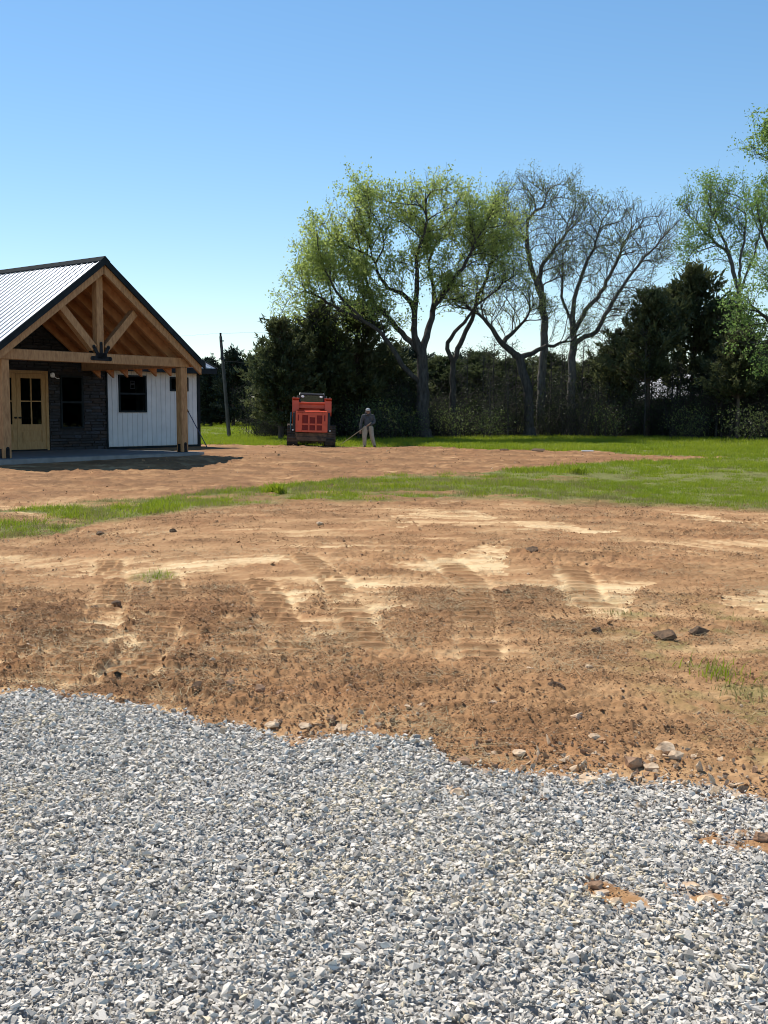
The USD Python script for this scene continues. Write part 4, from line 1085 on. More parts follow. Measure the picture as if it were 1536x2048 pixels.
# ------------------------------------------------------------------ trees
TREES = {
 'A': ((1.86, 52.00, 0.40), [
  (0.36, 0.28, [(0.00,0.00,0.08), (-0.05,0.00,1.91), (-0.06,0.00,3.89)]),
  (0.2, 0.03, [(-0.06,0.00,3.89), (-0.20,0.03,4.24), (-0.41,0.08,4.89), (-0.44,0.14,5.90), (-0.60,0.20,6.53), (-1.00,0.27,6.85), (-1.72,0.34,7.08), (-2.17,0.42,7.81), (-2.47,0.50,8.84)]),
  (0.15, 0.03, [(-0.44,-0.00,5.90), (-0.33,-0.20,7.08), (-0.31,-0.49,8.64), (0.06,-0.83,9.64), (0.08,-1.20,10.94)]),
  (0.21, 0.03, [(-0.06,0.00,3.89), (0.06,0.15,4.65), (0.33,0.36,5.51), (0.49,0.61,6.30), (0.49,0.89,7.24), (0.23,1.18,8.39), (0.74,1.50,9.53)]),
  (0.16, 0.028, [(0.49,-0.00,6.30), (0.89,-0.16,6.62), (1.35,-0.41,7.47), (1.91,-0.69,8.16), (2.48,-1.00,9.30)]),
  (0.17, 0.028, [(-0.06,0.00,3.54), (-0.29,0.17,4.26), (-1.00,0.41,4.98), (-1.72,0.70,5.83), (-2.35,1.02,6.39), (-2.59,1.36,6.92), (-2.82,1.72,8.16), (-2.58,2.10,9.41), (-2.49,2.50,10.94)]),
  (0.12, 0.02, [(-0.05,-0.00,2.61), (-0.83,-0.20,3.24), (-1.47,-0.49,4.26), (-2.05,-0.83,4.98), (-2.99,-1.21,5.63), (-3.85,-1.61,6.39), (-4.47,-2.05,7.54), (-4.79,-2.50,8.61)]),
  (0.1, 0.02, [(-2.99,-0.00,5.63), (-3.92,-0.36,6.04), (-4.85,-0.89,6.55), (-5.43,-1.50,6.78)]),
  ], [(-2.63,10.10,1.37,1.70,1), (-4.49,8.04,1.54,1.47,1), (0.50,10.21,2.25,1.77,1.25), (2.48,9.53,1.77,2.01,0.8), (-2.17,7.47,2.01,1.30,0.9), (-5.32,6.66,0.95,1.06,0.6), (0.05,7.93,2.25,1.30,0.8), (-3.67,9.53,1.18,1.30,0.7), (-3.69,5.97,1.77,0.95,0.8), (-1.35,5.86,1.42,1.06,0.7), (1.21,6.78,1.65,1.18,0.8), (-5.79,5.63,1.06,0.71,0.5), ]),
 'B': ((7.13, 54.00, 0.42), [
  (0.27, 0.22, [(0.00,0.00,0.09), (-0.10,0.00,2.35), (-0.53,0.00,3.88)]),
  (0.19, 0.03, [(-0.53,-0.00,3.88), (-1.12,-0.15,4.33), (-1.56,-0.36,4.70), (-2.10,-0.61,5.42), (-2.47,-0.89,5.78), (-3.08,-1.18,6.14), (-3.81,-1.50,6.14)]),
  (0.15, 0.028, [(-0.53,0.00,3.88), (0.00,0.19,4.07), (0.70,0.46,4.38), (1.36,0.77,4.53), (2.16,1.12,4.82), (2.88,1.50,5.30)]),
  (0.13, 0.022, [(-1.49,0.00,4.65), (-0.76,0.24,5.18), (-0.16,0.59,5.78), (0.24,1.00,6.50)]),
  ], [(-1.51,6.74,2.09,1.47,0.8), (1.42,5.54,1.47,0.98,0.4), (-2.96,7.21,1.47,1.23,0.6), ]),
 'K': ((7.90, 56.00, 0.43), [
  (0.25, 0.19, [(0.00,0.00,0.05), (0.07,0.00,2.17), (0.15,0.00,4.06), (0.18,0.00,5.93), (-0.01,0.00,7.17)]),
  (0.17, 0.028, [(-0.01,-0.00,7.17), (-0.17,-0.10,7.62), (-0.66,-0.24,8.73), (-0.80,-0.40,9.84), (-0.86,-0.58,10.57), (-0.49,-0.77,11.06), (-0.02,-0.98,11.36), (0.17,-1.20,12.09)]),
  (0.15, 0.022, [(-0.01,0.00,7.17), (-0.08,0.19,8.43), (0.66,0.46,9.37), (1.15,0.77,10.01), (1.57,1.12,10.62), (1.88,1.50,11.36)]),
  (0.1, 0.02, [(-0.80,-0.00,9.84), (-1.60,-0.41,10.38), (-1.98,-1.00,11.11)]),
  ], [(-0.86,11.11,1.91,1.91,0.9), (0.89,10.87,2.04,1.53,0.9), (0.17,8.90,2.42,1.78,0.9), (-1.72,9.88,1.15,1.53,0.6), ]),
 'C': ((3.32, 53.50, 0.41), [
  (0.19, 0.14, [(0.00,0.00,0.08), (0.01,0.00,2.15), (0.00,0.00,3.69)]),
  (0.15, 0.028, [(0.00,0.00,3.69), (0.46,0.10,4.79), (0.93,0.24,5.74), (1.16,0.41,6.69), (1.64,0.59,7.64), (1.98,0.79,9.05), (2.21,1.00,10.22)]),
  (0.13, 0.022, [(0.00,-0.00,3.69), (-0.31,-0.14,4.43), (0.04,-0.34,5.07), (0.57,-0.57,5.62), (1.14,-0.83,6.40), (1.88,-1.10,6.93), (2.71,-1.40,7.64)]),
  ], [(1.86,9.52,1.34,1.70,0.9), (2.48,7.64,1.22,1.22,0.6), ]),
 'D': ((9.58, 56.50, 0.44), [
  (0.26, 0.17, [(0.00,0.00,0.04), (0.00,0.00,3.14), (0.05,0.00,5.04), (-0.04,0.00,5.97)]),
  (0.14, 0.022, [(-0.04,-0.00,5.97), (0.10,-0.16,7.22), (0.46,-0.41,8.47), (0.95,-0.69,9.46), (1.18,-1.00,10.58)]),
  (0.14, 0.022, [(0.05,0.00,5.21), (0.74,0.19,6.47), (1.61,0.46,7.47), (2.34,0.77,8.96), (2.95,1.12,10.21), (3.56,1.50,11.19)]),
  (0.12, 0.02, [(0.06,-0.00,4.71), (1.14,-0.25,5.21), (2.00,-0.61,6.97), (2.91,-1.03,8.34), (3.85,-1.50,9.46), (4.71,-2.00,10.45)]),
  (0.09, 0.02, [(-0.03,0.00,5.72), (-0.53,0.14,6.97), (-0.48,0.35,8.47), (-0.44,0.60,9.46)]),
  ], [(1.69,9.96,2.18,2.05,1), (3.72,9.71,1.54,1.93,0.9), (0.33,8.72,1.80,2.05,0.7), (2.38,6.97,2.05,1.80,0.9), (1.14,5.46,1.54,1.28,0.6), ]),
 'E': ((19.38, 60.00, 0.47), [
  (0.22, 0.13, [(0.00,0.00,0.00), (-0.06,0.00,4.09), (-0.31,0.00,7.83)]),
  (0.12, 0.022, [(-0.31,0.00,7.83), (-0.84,0.16,9.70), (-1.39,0.41,11.26), (-1.82,0.69,12.39), (-1.96,1.00,13.67)]),
  (0.1, 0.02, [(-0.29,-0.00,7.30), (-0.32,-0.24,9.41), (-0.18,-0.59,11.00), (-0.36,-1.00,12.57)]),
  (0.08, 0.03, [(-0.84,0.00,9.70), (-1.64,0.19,10.47), (-2.46,0.47,11.26), (-3.02,0.80,12.05)]),
  (0.08, 0.03, [(-0.30,-0.00,7.56), (0.27,-0.19,9.15), (0.63,-0.47,10.73), (0.86,-0.80,12.05)]),
  ], [(-1.67,11.78,1.58,2.05,1), (-2.56,9.94,1.23,1.50,0.6), (-0.30,10.47,1.23,2.18,0.8), ]),
 'F': ((16.89, 47.00, 0.35), [
  (0.32, 0.22, [(0.00,0.00,0.10), (-0.13,0.00,2.73), (-0.27,0.00,5.25)]),
  (0.18, 0.028, [(-0.27,-0.00,5.25), (-0.49,-0.16,7.74), (-0.82,-0.41,9.60), (-0.98,-0.69,11.24), (-1.11,-1.00,12.25)]),
  (0.18, 0.028, [(-0.27,0.00,5.25), (0.19,0.24,7.33), (0.54,0.59,9.39), (0.69,1.00,11.44)]),
  (0.12, 0.02, [(-0.22,-0.00,4.41), (-0.80,-0.36,5.25), (-1.44,-0.89,5.56), (-1.97,-1.50,5.67)]),
  (0.1, 0.02, [(-0.56,-0.00,7.74), (-1.22,-0.41,8.77), (-1.56,-1.00,9.60)]),
  ], [(-0.79,12.05,1.17,0.96,0.7), (-0.31,9.80,1.28,1.92,1), (-1.43,5.25,1.07,0.96,0.8), (0.21,6.91,1.50,1.71,1), (-0.62,6.50,0.85,1.07,0.5), (-1.08,4.20,0.96,0.85,0.9), (-0.32,3.36,1.07,1.28,0.8), ]),
}

CEDARS = [
 (-4.77,51,0.44,5.50,1.21),
 (-3.05,53,0.46,6.31,1.49),
 (-1.28,54,0.47,6.69,1.47),
 (-4.49,56,0.48,4.88,1.53),
 (0.30,56,0.48,4.63,1.27),
 (1.41,60,0.52,3.50,1.23),
 (3.77,61,0.53,3.67,1.39),
 (5.51,62,0.54,3.98,1.41),
 (7.05,62,0.54,3.43,1.55),
 (15.88,57,0.49,8.28,2.02),
 (13.12,55,0.47,7.02,1.55),
 (12.23,57,0.49,5.24,1.43),
 (17.14,56,0.48,6.62,1.40),
 (18.29,54,0.47,4.53,1.47),
 (9.88,64,0.56,3.63,1.16),
 (2.74,66,0.58,3.54,1.35),
 (5.20,67,0.59,3.42,1.37),
 (9.14,66,0.58,3.84,1.35),
 (3.13,62,0.54,4.34,1.55),
 (5.45,63,0.55,4.58,1.57),
 (7.44,63,0.55,4.22,1.57),
 (9.73,65,0.57,4.47,1.62),
 (11.52,62,0.54,3.98,1.41),
 (13.11,63,0.55,4.58,1.43),
 (-0.64,62,0.54,4.12,1.41),
 (16.65,52,0.45,5.11,1.30),
 (-13.18,84,0.75,5.19,1.45),
 (-11.19,82,0.73,5.76,1.49),
 (-9.96,84,0.75,5.30,1.37),
 (-14.47,86,0.77,4.69,1.37),
 (-8.22,80,0.71,5.55,1.45),
 (-5.90,78,0.69,5.46,1.42),
 (-13.32,90,0.81,4.63,1.47),
 (-11.48,90,0.81,5.04,1.47),
 (21.69,58,0.50,6.03,1.85),
 (22.93,56,0.48,6.38,1.78),
]



def ellipsoid_points(rng, es, per):
    out = []
    for cx, cz, rx, rz, den in es:
        rx, rz, cz = rx * .9, rz * .86, cz - rz * .06
        n = int(per * den * rx * rz)
        p = rng.normal(size=(n, 3)); p /= np.linalg.norm(p, axis=1, keepdims=True)
        p *= rng.uniform(.25, 1, (n, 1)) ** (1 / 2.2)
        p *= (rx, min(rx, rz) * .9, rz)
        out.append(p + (cx, 0, cz))
    return np.vstack(out)


def grow(guides, es, seed, per=300, step=.28, infl=2.2, kill=.55, iters=80):
    rng = np.random.default_rng(seed)
    pos, par, rad0 = [], [], []
    for r0, r1, pts in guides:
        pts = np.array(pts)
        seglen = np.linalg.norm(np.diff(pts, axis=0), axis=1)
        L = seglen.sum(); n = max(2, int(L / .3))
        cum = np.concatenate([[0], np.cumsum(seglen)])
        u = np.linspace(0, L, n)
        c = np.stack([np.interp(u, cum, pts[:, k]) for k in range(3)], 1)
        c[1:-1] += rng.normal(0, .028, (max(n - 2, 0), 3))
        if pos:
            d = np.linalg.norm(np.array(pos) - c[0], axis=1)
            prev = int(np.argmin(d))
            start = 1 if d[prev] < .35 else 0
        else:
            prev, start = -1, 0
        for q_ in range(start, n):
            pos.append(c[q_]); par.append(prev); rad0.append(r0 + (r1 - r0) * q_ / (n - 1)); prev = len(pos) - 1
    n_guide = len(pos)
    att_c = np.array([np.mean([e[0] for e in es]), 0, min(e[1] - e[3] for e in es)])
    att = ellipsoid_points(rng, es, per)
    pos = [np.array(p) for p in pos]
    for it in range(iters):
        P = np.array(pos)
        if it == 0:
            allowed = np.where(P[:, 2] > np.percentile(att[:, 2], 1) - 2.0)[0]
            tree = cKDTree(P[allowed])
        else:
            allowed = np.concatenate([allowed, np.arange(old, len(P))])
            tree = cKDTree(P[allowed])
        old = len(P)
        d, w = tree.query(att)
        alive = d > kill
        att, d, w = att[alive], d[alive], w[alive]
        if not len(att):
            break
        lim = infl if it > 6 else 99
        ok = d < lim
        if not ok.any():
            break
        node = allowed[w[ok]]
        dirs = att[ok] - P[node]
        dirs /= np.linalg.norm(dirs, axis=1, keepdims=True)
        acc = np.zeros_like(P); np.add.at(acc, node, dirs)
        grown = np.unique(node)
        v = acc[grown]; v /= np.maximum(np.linalg.norm(v, axis=1, keepdims=True), 1e-6)
        pd = P[grown] - P[np.maximum(np.array(par)[grown], 0)]
        pn = np.linalg.norm(pd, axis=1, keepdims=True); pd = pd / np.maximum(pn, 1e-6)
        out_ = P[grown] - att_c; out_ /= np.maximum(np.linalg.norm(out_, axis=1, keepdims=True), 1e-6)
        v = v + .8 * pd + .18 * out_ + rng.normal(0, .10, v.shape) + (0, 0, .10)
        v /= np.linalg.norm(v, axis=1, keepdims=True)
        new = P[grown] + v * step
        dd, _ = tree.query(new)
        keep = dd > step * .45
        for g_, q_ in zip(grown[keep], new[keep]):
            pos.append(q_); par.append(int(g_))
    P, par = np.array(pos), np.array(par)
    n = len(P)
    tips = np.ones(n, bool); tips[par[par >= 0]] = False
    # straight sprays, then fine twigs on them
    young = np.where((np.arange(n) >= n_guide) | (np.array(list(rad0) + [0] * (n - n_guide)) < .06))[0]
    cen = att_c

    def spray(src, P, par, lo, hi, side, n_seg=2):
        dirp = P[src] - P[np.maximum(par[src], 0)]
        dirp /= np.maximum(np.linalg.norm(dirp, axis=1, keepdims=True), 1e-6)
        o = P[src] - cen; o /= np.maximum(np.linalg.norm(o, axis=1, keepdims=True), 1e-6)
        dv = dirp * .55 + o * .35 + rng.normal(0, side, dirp.shape) + (0, 0, .16)
        dv /= np.linalg.norm(dv, axis=1, keepdims=True)
        L = rng.uniform(lo, hi, (len(src), 1)) / n_seg
        last, pts, pr, base = src, [], [], len(P)
        p = P[src]
        for k in range(n_seg):
            p = p + dv * L + rng.normal(0, .03, p.shape)
            pts.append(p); pr.append(last)
            last = base + k * len(src) + np.arange(len(src))
        return np.vstack([P] + pts), np.concatenate([par] + pr)

    P1, par1 = spray(rng.choice(young, int(len(young) * 1.5)), P, par, .5, 1.15, .42, 3)
    tw_src = np.arange(n, len(P1))
    P2, par2 = spray(rng.choice(tw_src, int(len(tw_src) * 1.1)), P1, par1, .18, .5, .6, 1)
    # pipe model radii
    area = np.zeros(len(P2))
    kids = np.bincount(par2[par2 >= 0], minlength=len(P2))
    area[kids == 0] = .0050 ** 2.2
    for q_ in range(len(P2) - 1, -1, -1):
        if par2[q_] >= 0:
            area[par2[q_]] += area[q_]
    r = area ** (1 / 2.2)
    r[:n_guide] = np.maximum(np.minimum(r[:n_guide], np.array(rad0) * 1.15), np.array(rad0) * .92)
    return P2, par2, r, n_guide, len(P)


def skeleton_mesh(P, par, r, thick=.03):
    """rings at every node joined to rings at the parent"""
    V, F, off = [], [], 0
    c = np.where(par >= 0)[0]
    a, b = P[par[c]], P[c]
    d = b - a; d /= np.maximum(np.linalg.norm(d, axis=1, keepdims=True), 1e-9)
    ref = np.where(np.abs(d[:, 2:3]) < .9, [[0, 0, 1.0]], [[1.0, 0, 0]])
    x = np.cross(d, ref); x /= np.linalg.norm(x, axis=1, keepdims=True); y = np.cross(d, x)
    ra = np.minimum(r[par[c]], np.maximum(r[c] * 1.25, .004)); rb = r[c]
    for sel, n in ((rb > .09, 10), ((rb <= .09) & (rb > thick), 6), (rb <= thick, 3)):
        if not sel.any():
            continue
        ang = np.arange(n) / n * 2 * PI
        off_v = np.cos(ang)[None, :, None] * x[sel][:, None] + np.sin(ang)[None, :, None] * y[sel][:, None]
        ext = (d[sel] * rb[sel][:, None] * .5)[:, None]
        A_ = a[sel][:, None] + off_v * ra[sel][:, None, None] - ext * .3
        B_ = b[sel][:, None] + off_v * rb[sel][:, None, None] + ext * .3
        m_ = int(sel.sum())
        v = np.concatenate([A_, B_], 1).reshape(-1, 3)
        k_ = np.arange(n); k2 = (k_ + 1) % n
        f = np.concatenate([np.stack([k_, k2, n + k2], 1), np.stack([k_, n + k2, n + k_], 1)])
        f = (f[None] + (np.arange(m_) * 2 * n)[:, None, None]).reshape(-1, 3) + off
        V.append(v); F.append(f); off += len(v)
    return np.vstack(V), np.vstack(F)


def leaf_mesh(centres, size, rng, per=1, spread=.12, aspect=.55):
    c = np.repeat(centres, per, 0)
    n = len(c)
    c = c + rng.normal(0, spread, (n, 3))
    d = rng.normal(size=(n, 3)); d[:, 2] -= .05
    d /= np.linalg.norm(d, axis=1, keepdims=True)
    w = np.cross(d, rng.normal(size=(n, 3))); w /= np.linalg.norm(w, axis=1, keepdims=True)
    L = size * rng.uniform(.6, 1.3, (n, 1)); W_ = L * aspect
    v = np.stack([c, c + d * L * .5 + w * W_ * .5, c + d * L, c + d * L * .5 - w * W_ * .5], 1).reshape(-1, 3)
    b = (np.arange(n) * 4)[:, None]
    f = np.concatenate([b + [0, 1, 2], b + [0, 2, 3]])
    return v, f


def root_flare(r, h=.5, n=12, seed=0):
    rr = np.random.default_rng(seed)
    ang = np.arange(n) / n * 2 * PI
    wob = 1 + .22 * np.sin(ang * 3 + rr.uniform(0, 6)) + .12 * np.sin(ang * 5 + rr.uniform(0, 6))
    b = MB()
    v = []
    for z_, k_ in ((-.15, 1.75), (.06, 1.5), (.2, 1.22), (h, 1.02)):
        v += [(r * k_ * (1 + (w - 1) * (k_ - .9)) * math.cos(a), r * k_ * (1 + (w - 1) * (k_ - .9)) * math.sin(a), z_) for a, w in zip(ang, wob)]
    f = []
    for k_ in range(3):
        for q_ in range(n):
            a0, a1 = k_ * n + q_, k_ * n + (q_ + 1) % n
            f += [(a0, a1, a1 + n), (a0, a1 + n, a0 + n)]
    return b.add(v, f)


SPEC = {
    'A': ('broad spreading tree in fresh olive green leaf behind the person, tallest of the middle trees', M['bark'], M['leaf_a'], 360, 47000, .125, 41),
    'C': ('slim forked tree with thin leaf right of the broad green tree', M['bark'], M['leaf_a'], 460, 9000, .09, 42),
    'B': ('crooked tree whose low trunk splits into two long leaning limbs, nearly bare', M['bark'], M['leaf_b'], 620, 8000, .085, 43),
    'K': ('tall nearly bare tree with a straight dark trunk beside the crooked leaning one', M['bark_grey'], M['leaf_b'], 640, 10500, .085, 44),
    'D': ('bare wide fan shaped tree in front of the white roofed barn', M['bark_grey'], M['leaf_b'], 720, 9000, .08, 45),
    'E': ('tall upright tree with thin pale green leaf rising behind the dark cedars', M['bark_grey'], M['leaf_c'], 440, 10000, .12, 46),
    'F': ('leafy tree cut by the right edge of the view, bright green low boughs', M['bark'], M['leaf_c'], 260, 16000, .12, 47),
}
for key, (label, bark, leafm, per, nleaf, size, seed) in SPEC.items():
    (bx, by, bz), guides, es = TREES[key]
    P, par, r, ng, nb_ = grow(guides, es, seed, per=per)
    bz = float(ground_z(bx, by)[0])
    o = thing('tree', label, 'tree', (bx, by, bz))
    v, f = skeleton_mesh(P, par, r)
    fl = root_flare(guides[0][0], seed=seed).arrays()
    tr = part('trunk', (np.vstack([v, fl[0]]), np.vstack([f, fl[1] + len(v)])), bark, o, smooth=50)
    rg = np.random.default_rng(seed + 100)
    cand = np.arange(nb_, len(P))
    # leaf density varies through the crown
    w = meshkit.fbm(P[cand] * .75, 3, seed) ** 2.4
    pick = rg.choice(cand, nleaf // 5, p=w / w.sum())
    part('crown', leaf_mesh(P[pick], size, rg, 5, .13), leafm, o)

# dark cedars: four grown once, then set out


def cedar_parts(seed, foliage_mat, slim=1.0, n_b=230, low=.07):
    """unit cedar: height 1, radius about .28"""
    rg = np.random.default_rng(seed)
    b = MB()
    b.tube([(0, 0, -.02), (.004, 0, .3), (0, .003, .65), (0, 0, .97)], [.024, .019, .011, .003], 8)
    pts, dirs = [], []
    for q_ in range(n_b):
        z = low + (.97 - low) * rg.uniform() ** .9
        prof = (min(1, (1 - z) * 2.0) ** .6) * (.72 + .28 * math.sin(min(1, z / .35) * PI / 2))
        L = .29 * slim * prof * rg.uniform(.35, 1.3)
        a = rg.uniform(0, 2 * PI)
        L *= .6 + .8 * float(meshkit.noise(np.array([math.cos(a) * 1.3, math.sin(a) * 1.3, z * 4.5]), seed))
        lift = rg.uniform(.05, .55) + .5 * z
        d = np.array([math.cos(a), math.sin(a), lift]); d /= np.linalg.norm(d)
        e = np.array([0, 0, z]) + d * L
        b.tube([(0, 0, z), tuple(np.array([0, 0, z]) + d * L * .5 + (0, 0, -.008)), tuple(e)], [.004, .003, .0012], 3, caps=False)
        n_s = max(3, int(23 * L / .25))
        u = rg.uniform(.25, 1.05, n_s)
        p = np.array([0, 0, z]) + d * L * u[:, None] + rg.normal(0, .016, (n_s, 3))
        pts.append(p); dirs.append(np.repeat(d[None], n_s, 0))
    p, d = np.vstack(pts), np.vstack(dirs)
    per = 5
    c = np.repeat(p, per, 0) + rg.normal(0, .009, (len(p) * per, 3))
    dd = np.repeat(d, per, 0) + rg.normal(0, .7, (len(p) * per, 3)) + (0, 0, .25)
    dd /= np.linalg.norm(dd, axis=1, keepdims=True)
    w = np.cross(dd, rg.normal(size=dd.shape)); w /= np.linalg.norm(w, axis=1, keepdims=True)
    L = rg.uniform(.018, .05, (len(c), 1))
    v = np.stack([c - w * L * .22, c + w * L * .22, c + dd * L], 1).reshape(-1, 3)
    f = np.arange(len(v)).reshape(-1, 3)
    return b.arrays(), (v, f)


protos = UsdGeom.Scope.Define(stage, '/World/Looks/shapes') if False else None
cedar_src = {}


def cedar(kind, loc, height, radius, yaw, label, group=None, far=False, name='cedar_tree'):
    key = (kind, far)
    sc = (radius / .29, radius / .29, height)
    if key not in cedar_src:
        path = f"/World/_class_cedar_{kind}_{'far' if far else 'near'}"
        stage.CreateClassPrim(path)
        root = stage.GetPrimAtPath(path)
        t, fo = cedar_parts(60 + kind, None, n_b=(210, 230, 170, 160, 150, 150)[kind], low=.05 if far else (.14, .18, .16, .26, .30, .32)[kind])
        part('trunk', t, M['cedar_bark'], root, smooth=50)
        part('crown', fo, M['cedar_far' if far else 'cedar'], root)
        cedar_src[key] = path
    o = thing(name, label, 'tree', loc, yaw, group, scale=sc)
    o.GetReferences().AddInternalReference(cedar_src[key])
    o.SetInstanceable(True)
    return o


CEDAR_LABELS = [
    'dark cedar at the left end of the near tree line, behind the loader', 'wide dark cedar rising directly behind the red loader', 'dark cedar tucked under the left boughs of the broad green tree',
    'shorter dark cedar between the two cedars behind the loader', 'dark cedar just left of the broad tree trunk', 'low dark cedar right of the broad tree trunk',
    'low cedar behind the slim forked tree', 'small dark cedar seen through the gap left of the crooked tree', 'small dark cedar behind the crooked leaning trunk',
    'tallest and widest dark cedar of the right hand group', 'rounded dark cedar left of the tallest right hand cedar', 'shorter cedar at the left side of the right hand cedar group', 'dark cedar against the right side of the tallest cedar',
    'dark cedar at the right edge of the view under bright green boughs', 'low cedar between the tall bare tree and the fan shaped tree',
    'low cedar far behind the slim forked tree', 'low cedar far behind the gap left of the crooked tree', 'low cedar behind the tall nearly bare tree', 'dark cedar behind the slim forked tree, its top level with the fork', 'dark cedar filling the gap between the slim forked tree and the crooked tree', 'dark cedar behind the split of the crooked trunk', 'dark cedar between the tall bare trunk and the fan shaped tree', 'dark cedar right behind the fan shaped tree trunk', 'dark cedar between the fan shaped tree and the right hand cedars', 'dark cedar behind the lower left bough of the broad tree', 'dark cedar in front at the right end of the right hand group',
    'far cedar right of the house corner, left of the utility pole', 'far cedar directly behind the utility pole top', 'far cedar right of the utility pole', 'far cedar half hidden by the house corner',
    'far cedar joining the left end of the near tree line', 'far cedar behind the left end of the near tree line', 'smaller cedar behind the far row left of the utility pole', 'smaller cedar behind the far row right of the utility pole',
    'dark cedar outside the right edge', 'second dark cedar outside the right edge']
rg = np.random.default_rng(77)
for q_, (cx, cy, cz, hh, rr) in enumerate(CEDARS):
    far = cy > 75
    cedar(q_ % 4 if cx < 9 else 3 + q_ % 3, (cx, cy, float(ground_z(cx, cy)[0]) - .05), hh * (1.03 if cx > 9 else 1.0), rr * (1.08 if cx > 9 else 1.3 if cy < 75 else 1.1), float(rg.uniform(0, 360)), CEDAR_LABELS[q_], None, far)
# far wood closing the gaps: reads as one mass
t4 = []
for k_ in range(2):
    t, fo = cedar_parts(90 + k_, None, n_b=150)
    t4.append((fo, M['cedar_far']))
n_f = 280
fx = rg.uniform(-46, 60, n_f); fy = rg.uniform(84, 108, n_f) + np.abs(fx - 5) * .15
fy = np.where((fx > 4) & (fx < 32), fy + 14, fy)
fx[:60] = rg.uniform(34, 62, 60); fy[:60] = rg.uniform(8, 70, 60)
fp = np.stack([fx, fy, ground_z(fx, fy) - .1], 1)
fh = rg.uniform(4.2, 6.2, n_f) + np.where((fx > -2) & (fx < 14), .8, 0)
fh[:60] *= 1.5
scatter('far_wood', 'dark far wood of cedars closing the view behind the field', t4, fp, np.stack([fh * 1.1, fh * 1.1, fh], 1), rg)

# white roofed barn seen through the trees
barn = thing('barn', 'long low barn with a pale sheet metal roof glimpsed through the trees', 'barn', (18.8, 76, float(ground_z(18.8, 76)[0])), -4)
part('wall', MB().box((-6.6, 0, -.2), (7.2, 8, 2.05)), M['barn_wall'], barn)
for a, (ya, yb, za, zb) in enumerate(((-.4, 4.0, 1.98, 3.75), (8.4, 4.0, 1.98, 3.75))):
    for q_ in range(14):
        x0 = -7.0 + q_ * 1.04
        part('roof_sheet', MB().add([(x0, ya, za), (x0 + 1.03, ya, za), (x0 + 1.03, yb, zb), (x0, yb, zb), (x0, ya, za + .05), (x0 + 1.03, ya, za + .05), (x0 + 1.03, yb, zb + .05), (x0, yb, zb + .05)], BOXF), M['barn_roof'], barn)
part('gable', MB().prism([(0, 2.05), (8, 2.05), (4, 3.7)], -6.6, -6.5) if False else MB().box((-6.5, 3.0, 2.05), (7.1, 5.0, 3.0)), M['barn_wall'], barn)

# ------------------------------------------------------------------ undergrowth at the foot of the trees


def thicket(seed, stems=34, h=2.4, leaves=420):
    rg = np.random.default_rng(seed)
    b = MB(); ends = []
    for q_ in range(stems):
        p = np.array([rg.normal(0, .55), rg.normal(0, .45), 0])
        lean = rg.normal(0, .33, 3); lean[2] = 1
        H = h * rg.uniform(.4, 1.0)
        bend = rg.normal(0, .25, 3); bend[2] = 0
        pts = [p + lean * H * u + bend * u * u * H for u in (0, .35, .7, 1)]
        b.tube(pts, [.012, .010, .007, .003], 3, caps=False)
        for k_ in range(4):
            u = rg.uniform(.3, .95)
            o = p + lean * H * u + bend * u * u * H
            d = rg.normal(0, .5, 3) + (0, 0, .25)
            b.tube([o, o + d * .5, o + d * .8 + rg.normal(0, .12, 3)], [.006, .004, .002], 3, caps=False)
            ends += [o + d * .3, o + d * .6, o + d * .8]
    ends = np.array(ends)
    return b.arrays(), leaf_mesh(ends[rg.integers(0, len(ends), leaves)], .085, rg, 1, .16, .6)


protos = []
for k_ in range(3):
    tw, lf = thicket(200 + k_, leaves=(800, 600, 400)[k_], h=(1.8, 2.4, 3.0)[k_])
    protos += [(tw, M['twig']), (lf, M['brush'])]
n_t = 420
ax = rg.uniform(-6.5, 26, n_t)
ay = 54.5 + rg.uniform(-1.0, 7.5, n_t) + np.where(ax < 1.5, -.3, 0) - sst(14, 20, ax) * 2.2
ap = np.stack([ax, ay, ground_z(ax, ay) - .05], 1)
kind3 = rg.choice(3, n_t, p=[.3, .35, .35])
thin = (ax > 1.5) & (ax < 14) & (rg.uniform(size=n_t) < .55)
ax, ay, ap, kind3 = ax[~thin], ay[~thin], ap[~thin], kind3[~thin]; n_t = len(ax)
# each thicket is two pieces (stems and leaves) at one place
pos2 = np.repeat(ap, 2, 0); idx2 = np.stack([kind3 * 2, kind3 * 2 + 1], 1).ravel()
sc2 = np.repeat(rg.uniform(.6, 1.15, n_t) * (1 + .3 * sst(9, 12, ax) * rg.uniform(0, 1, n_t)), 2)
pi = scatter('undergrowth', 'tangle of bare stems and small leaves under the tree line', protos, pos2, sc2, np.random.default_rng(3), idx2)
yaw = np.repeat(rg.uniform(0, 2 * PI, n_t), 2)
pi.GetOrientationsAttr().Set(Vt.QuathArray([Gf.Quath(float(math.cos(a / 2)), 0, 0, float(math.sin(a / 2))) for a in yaw]))

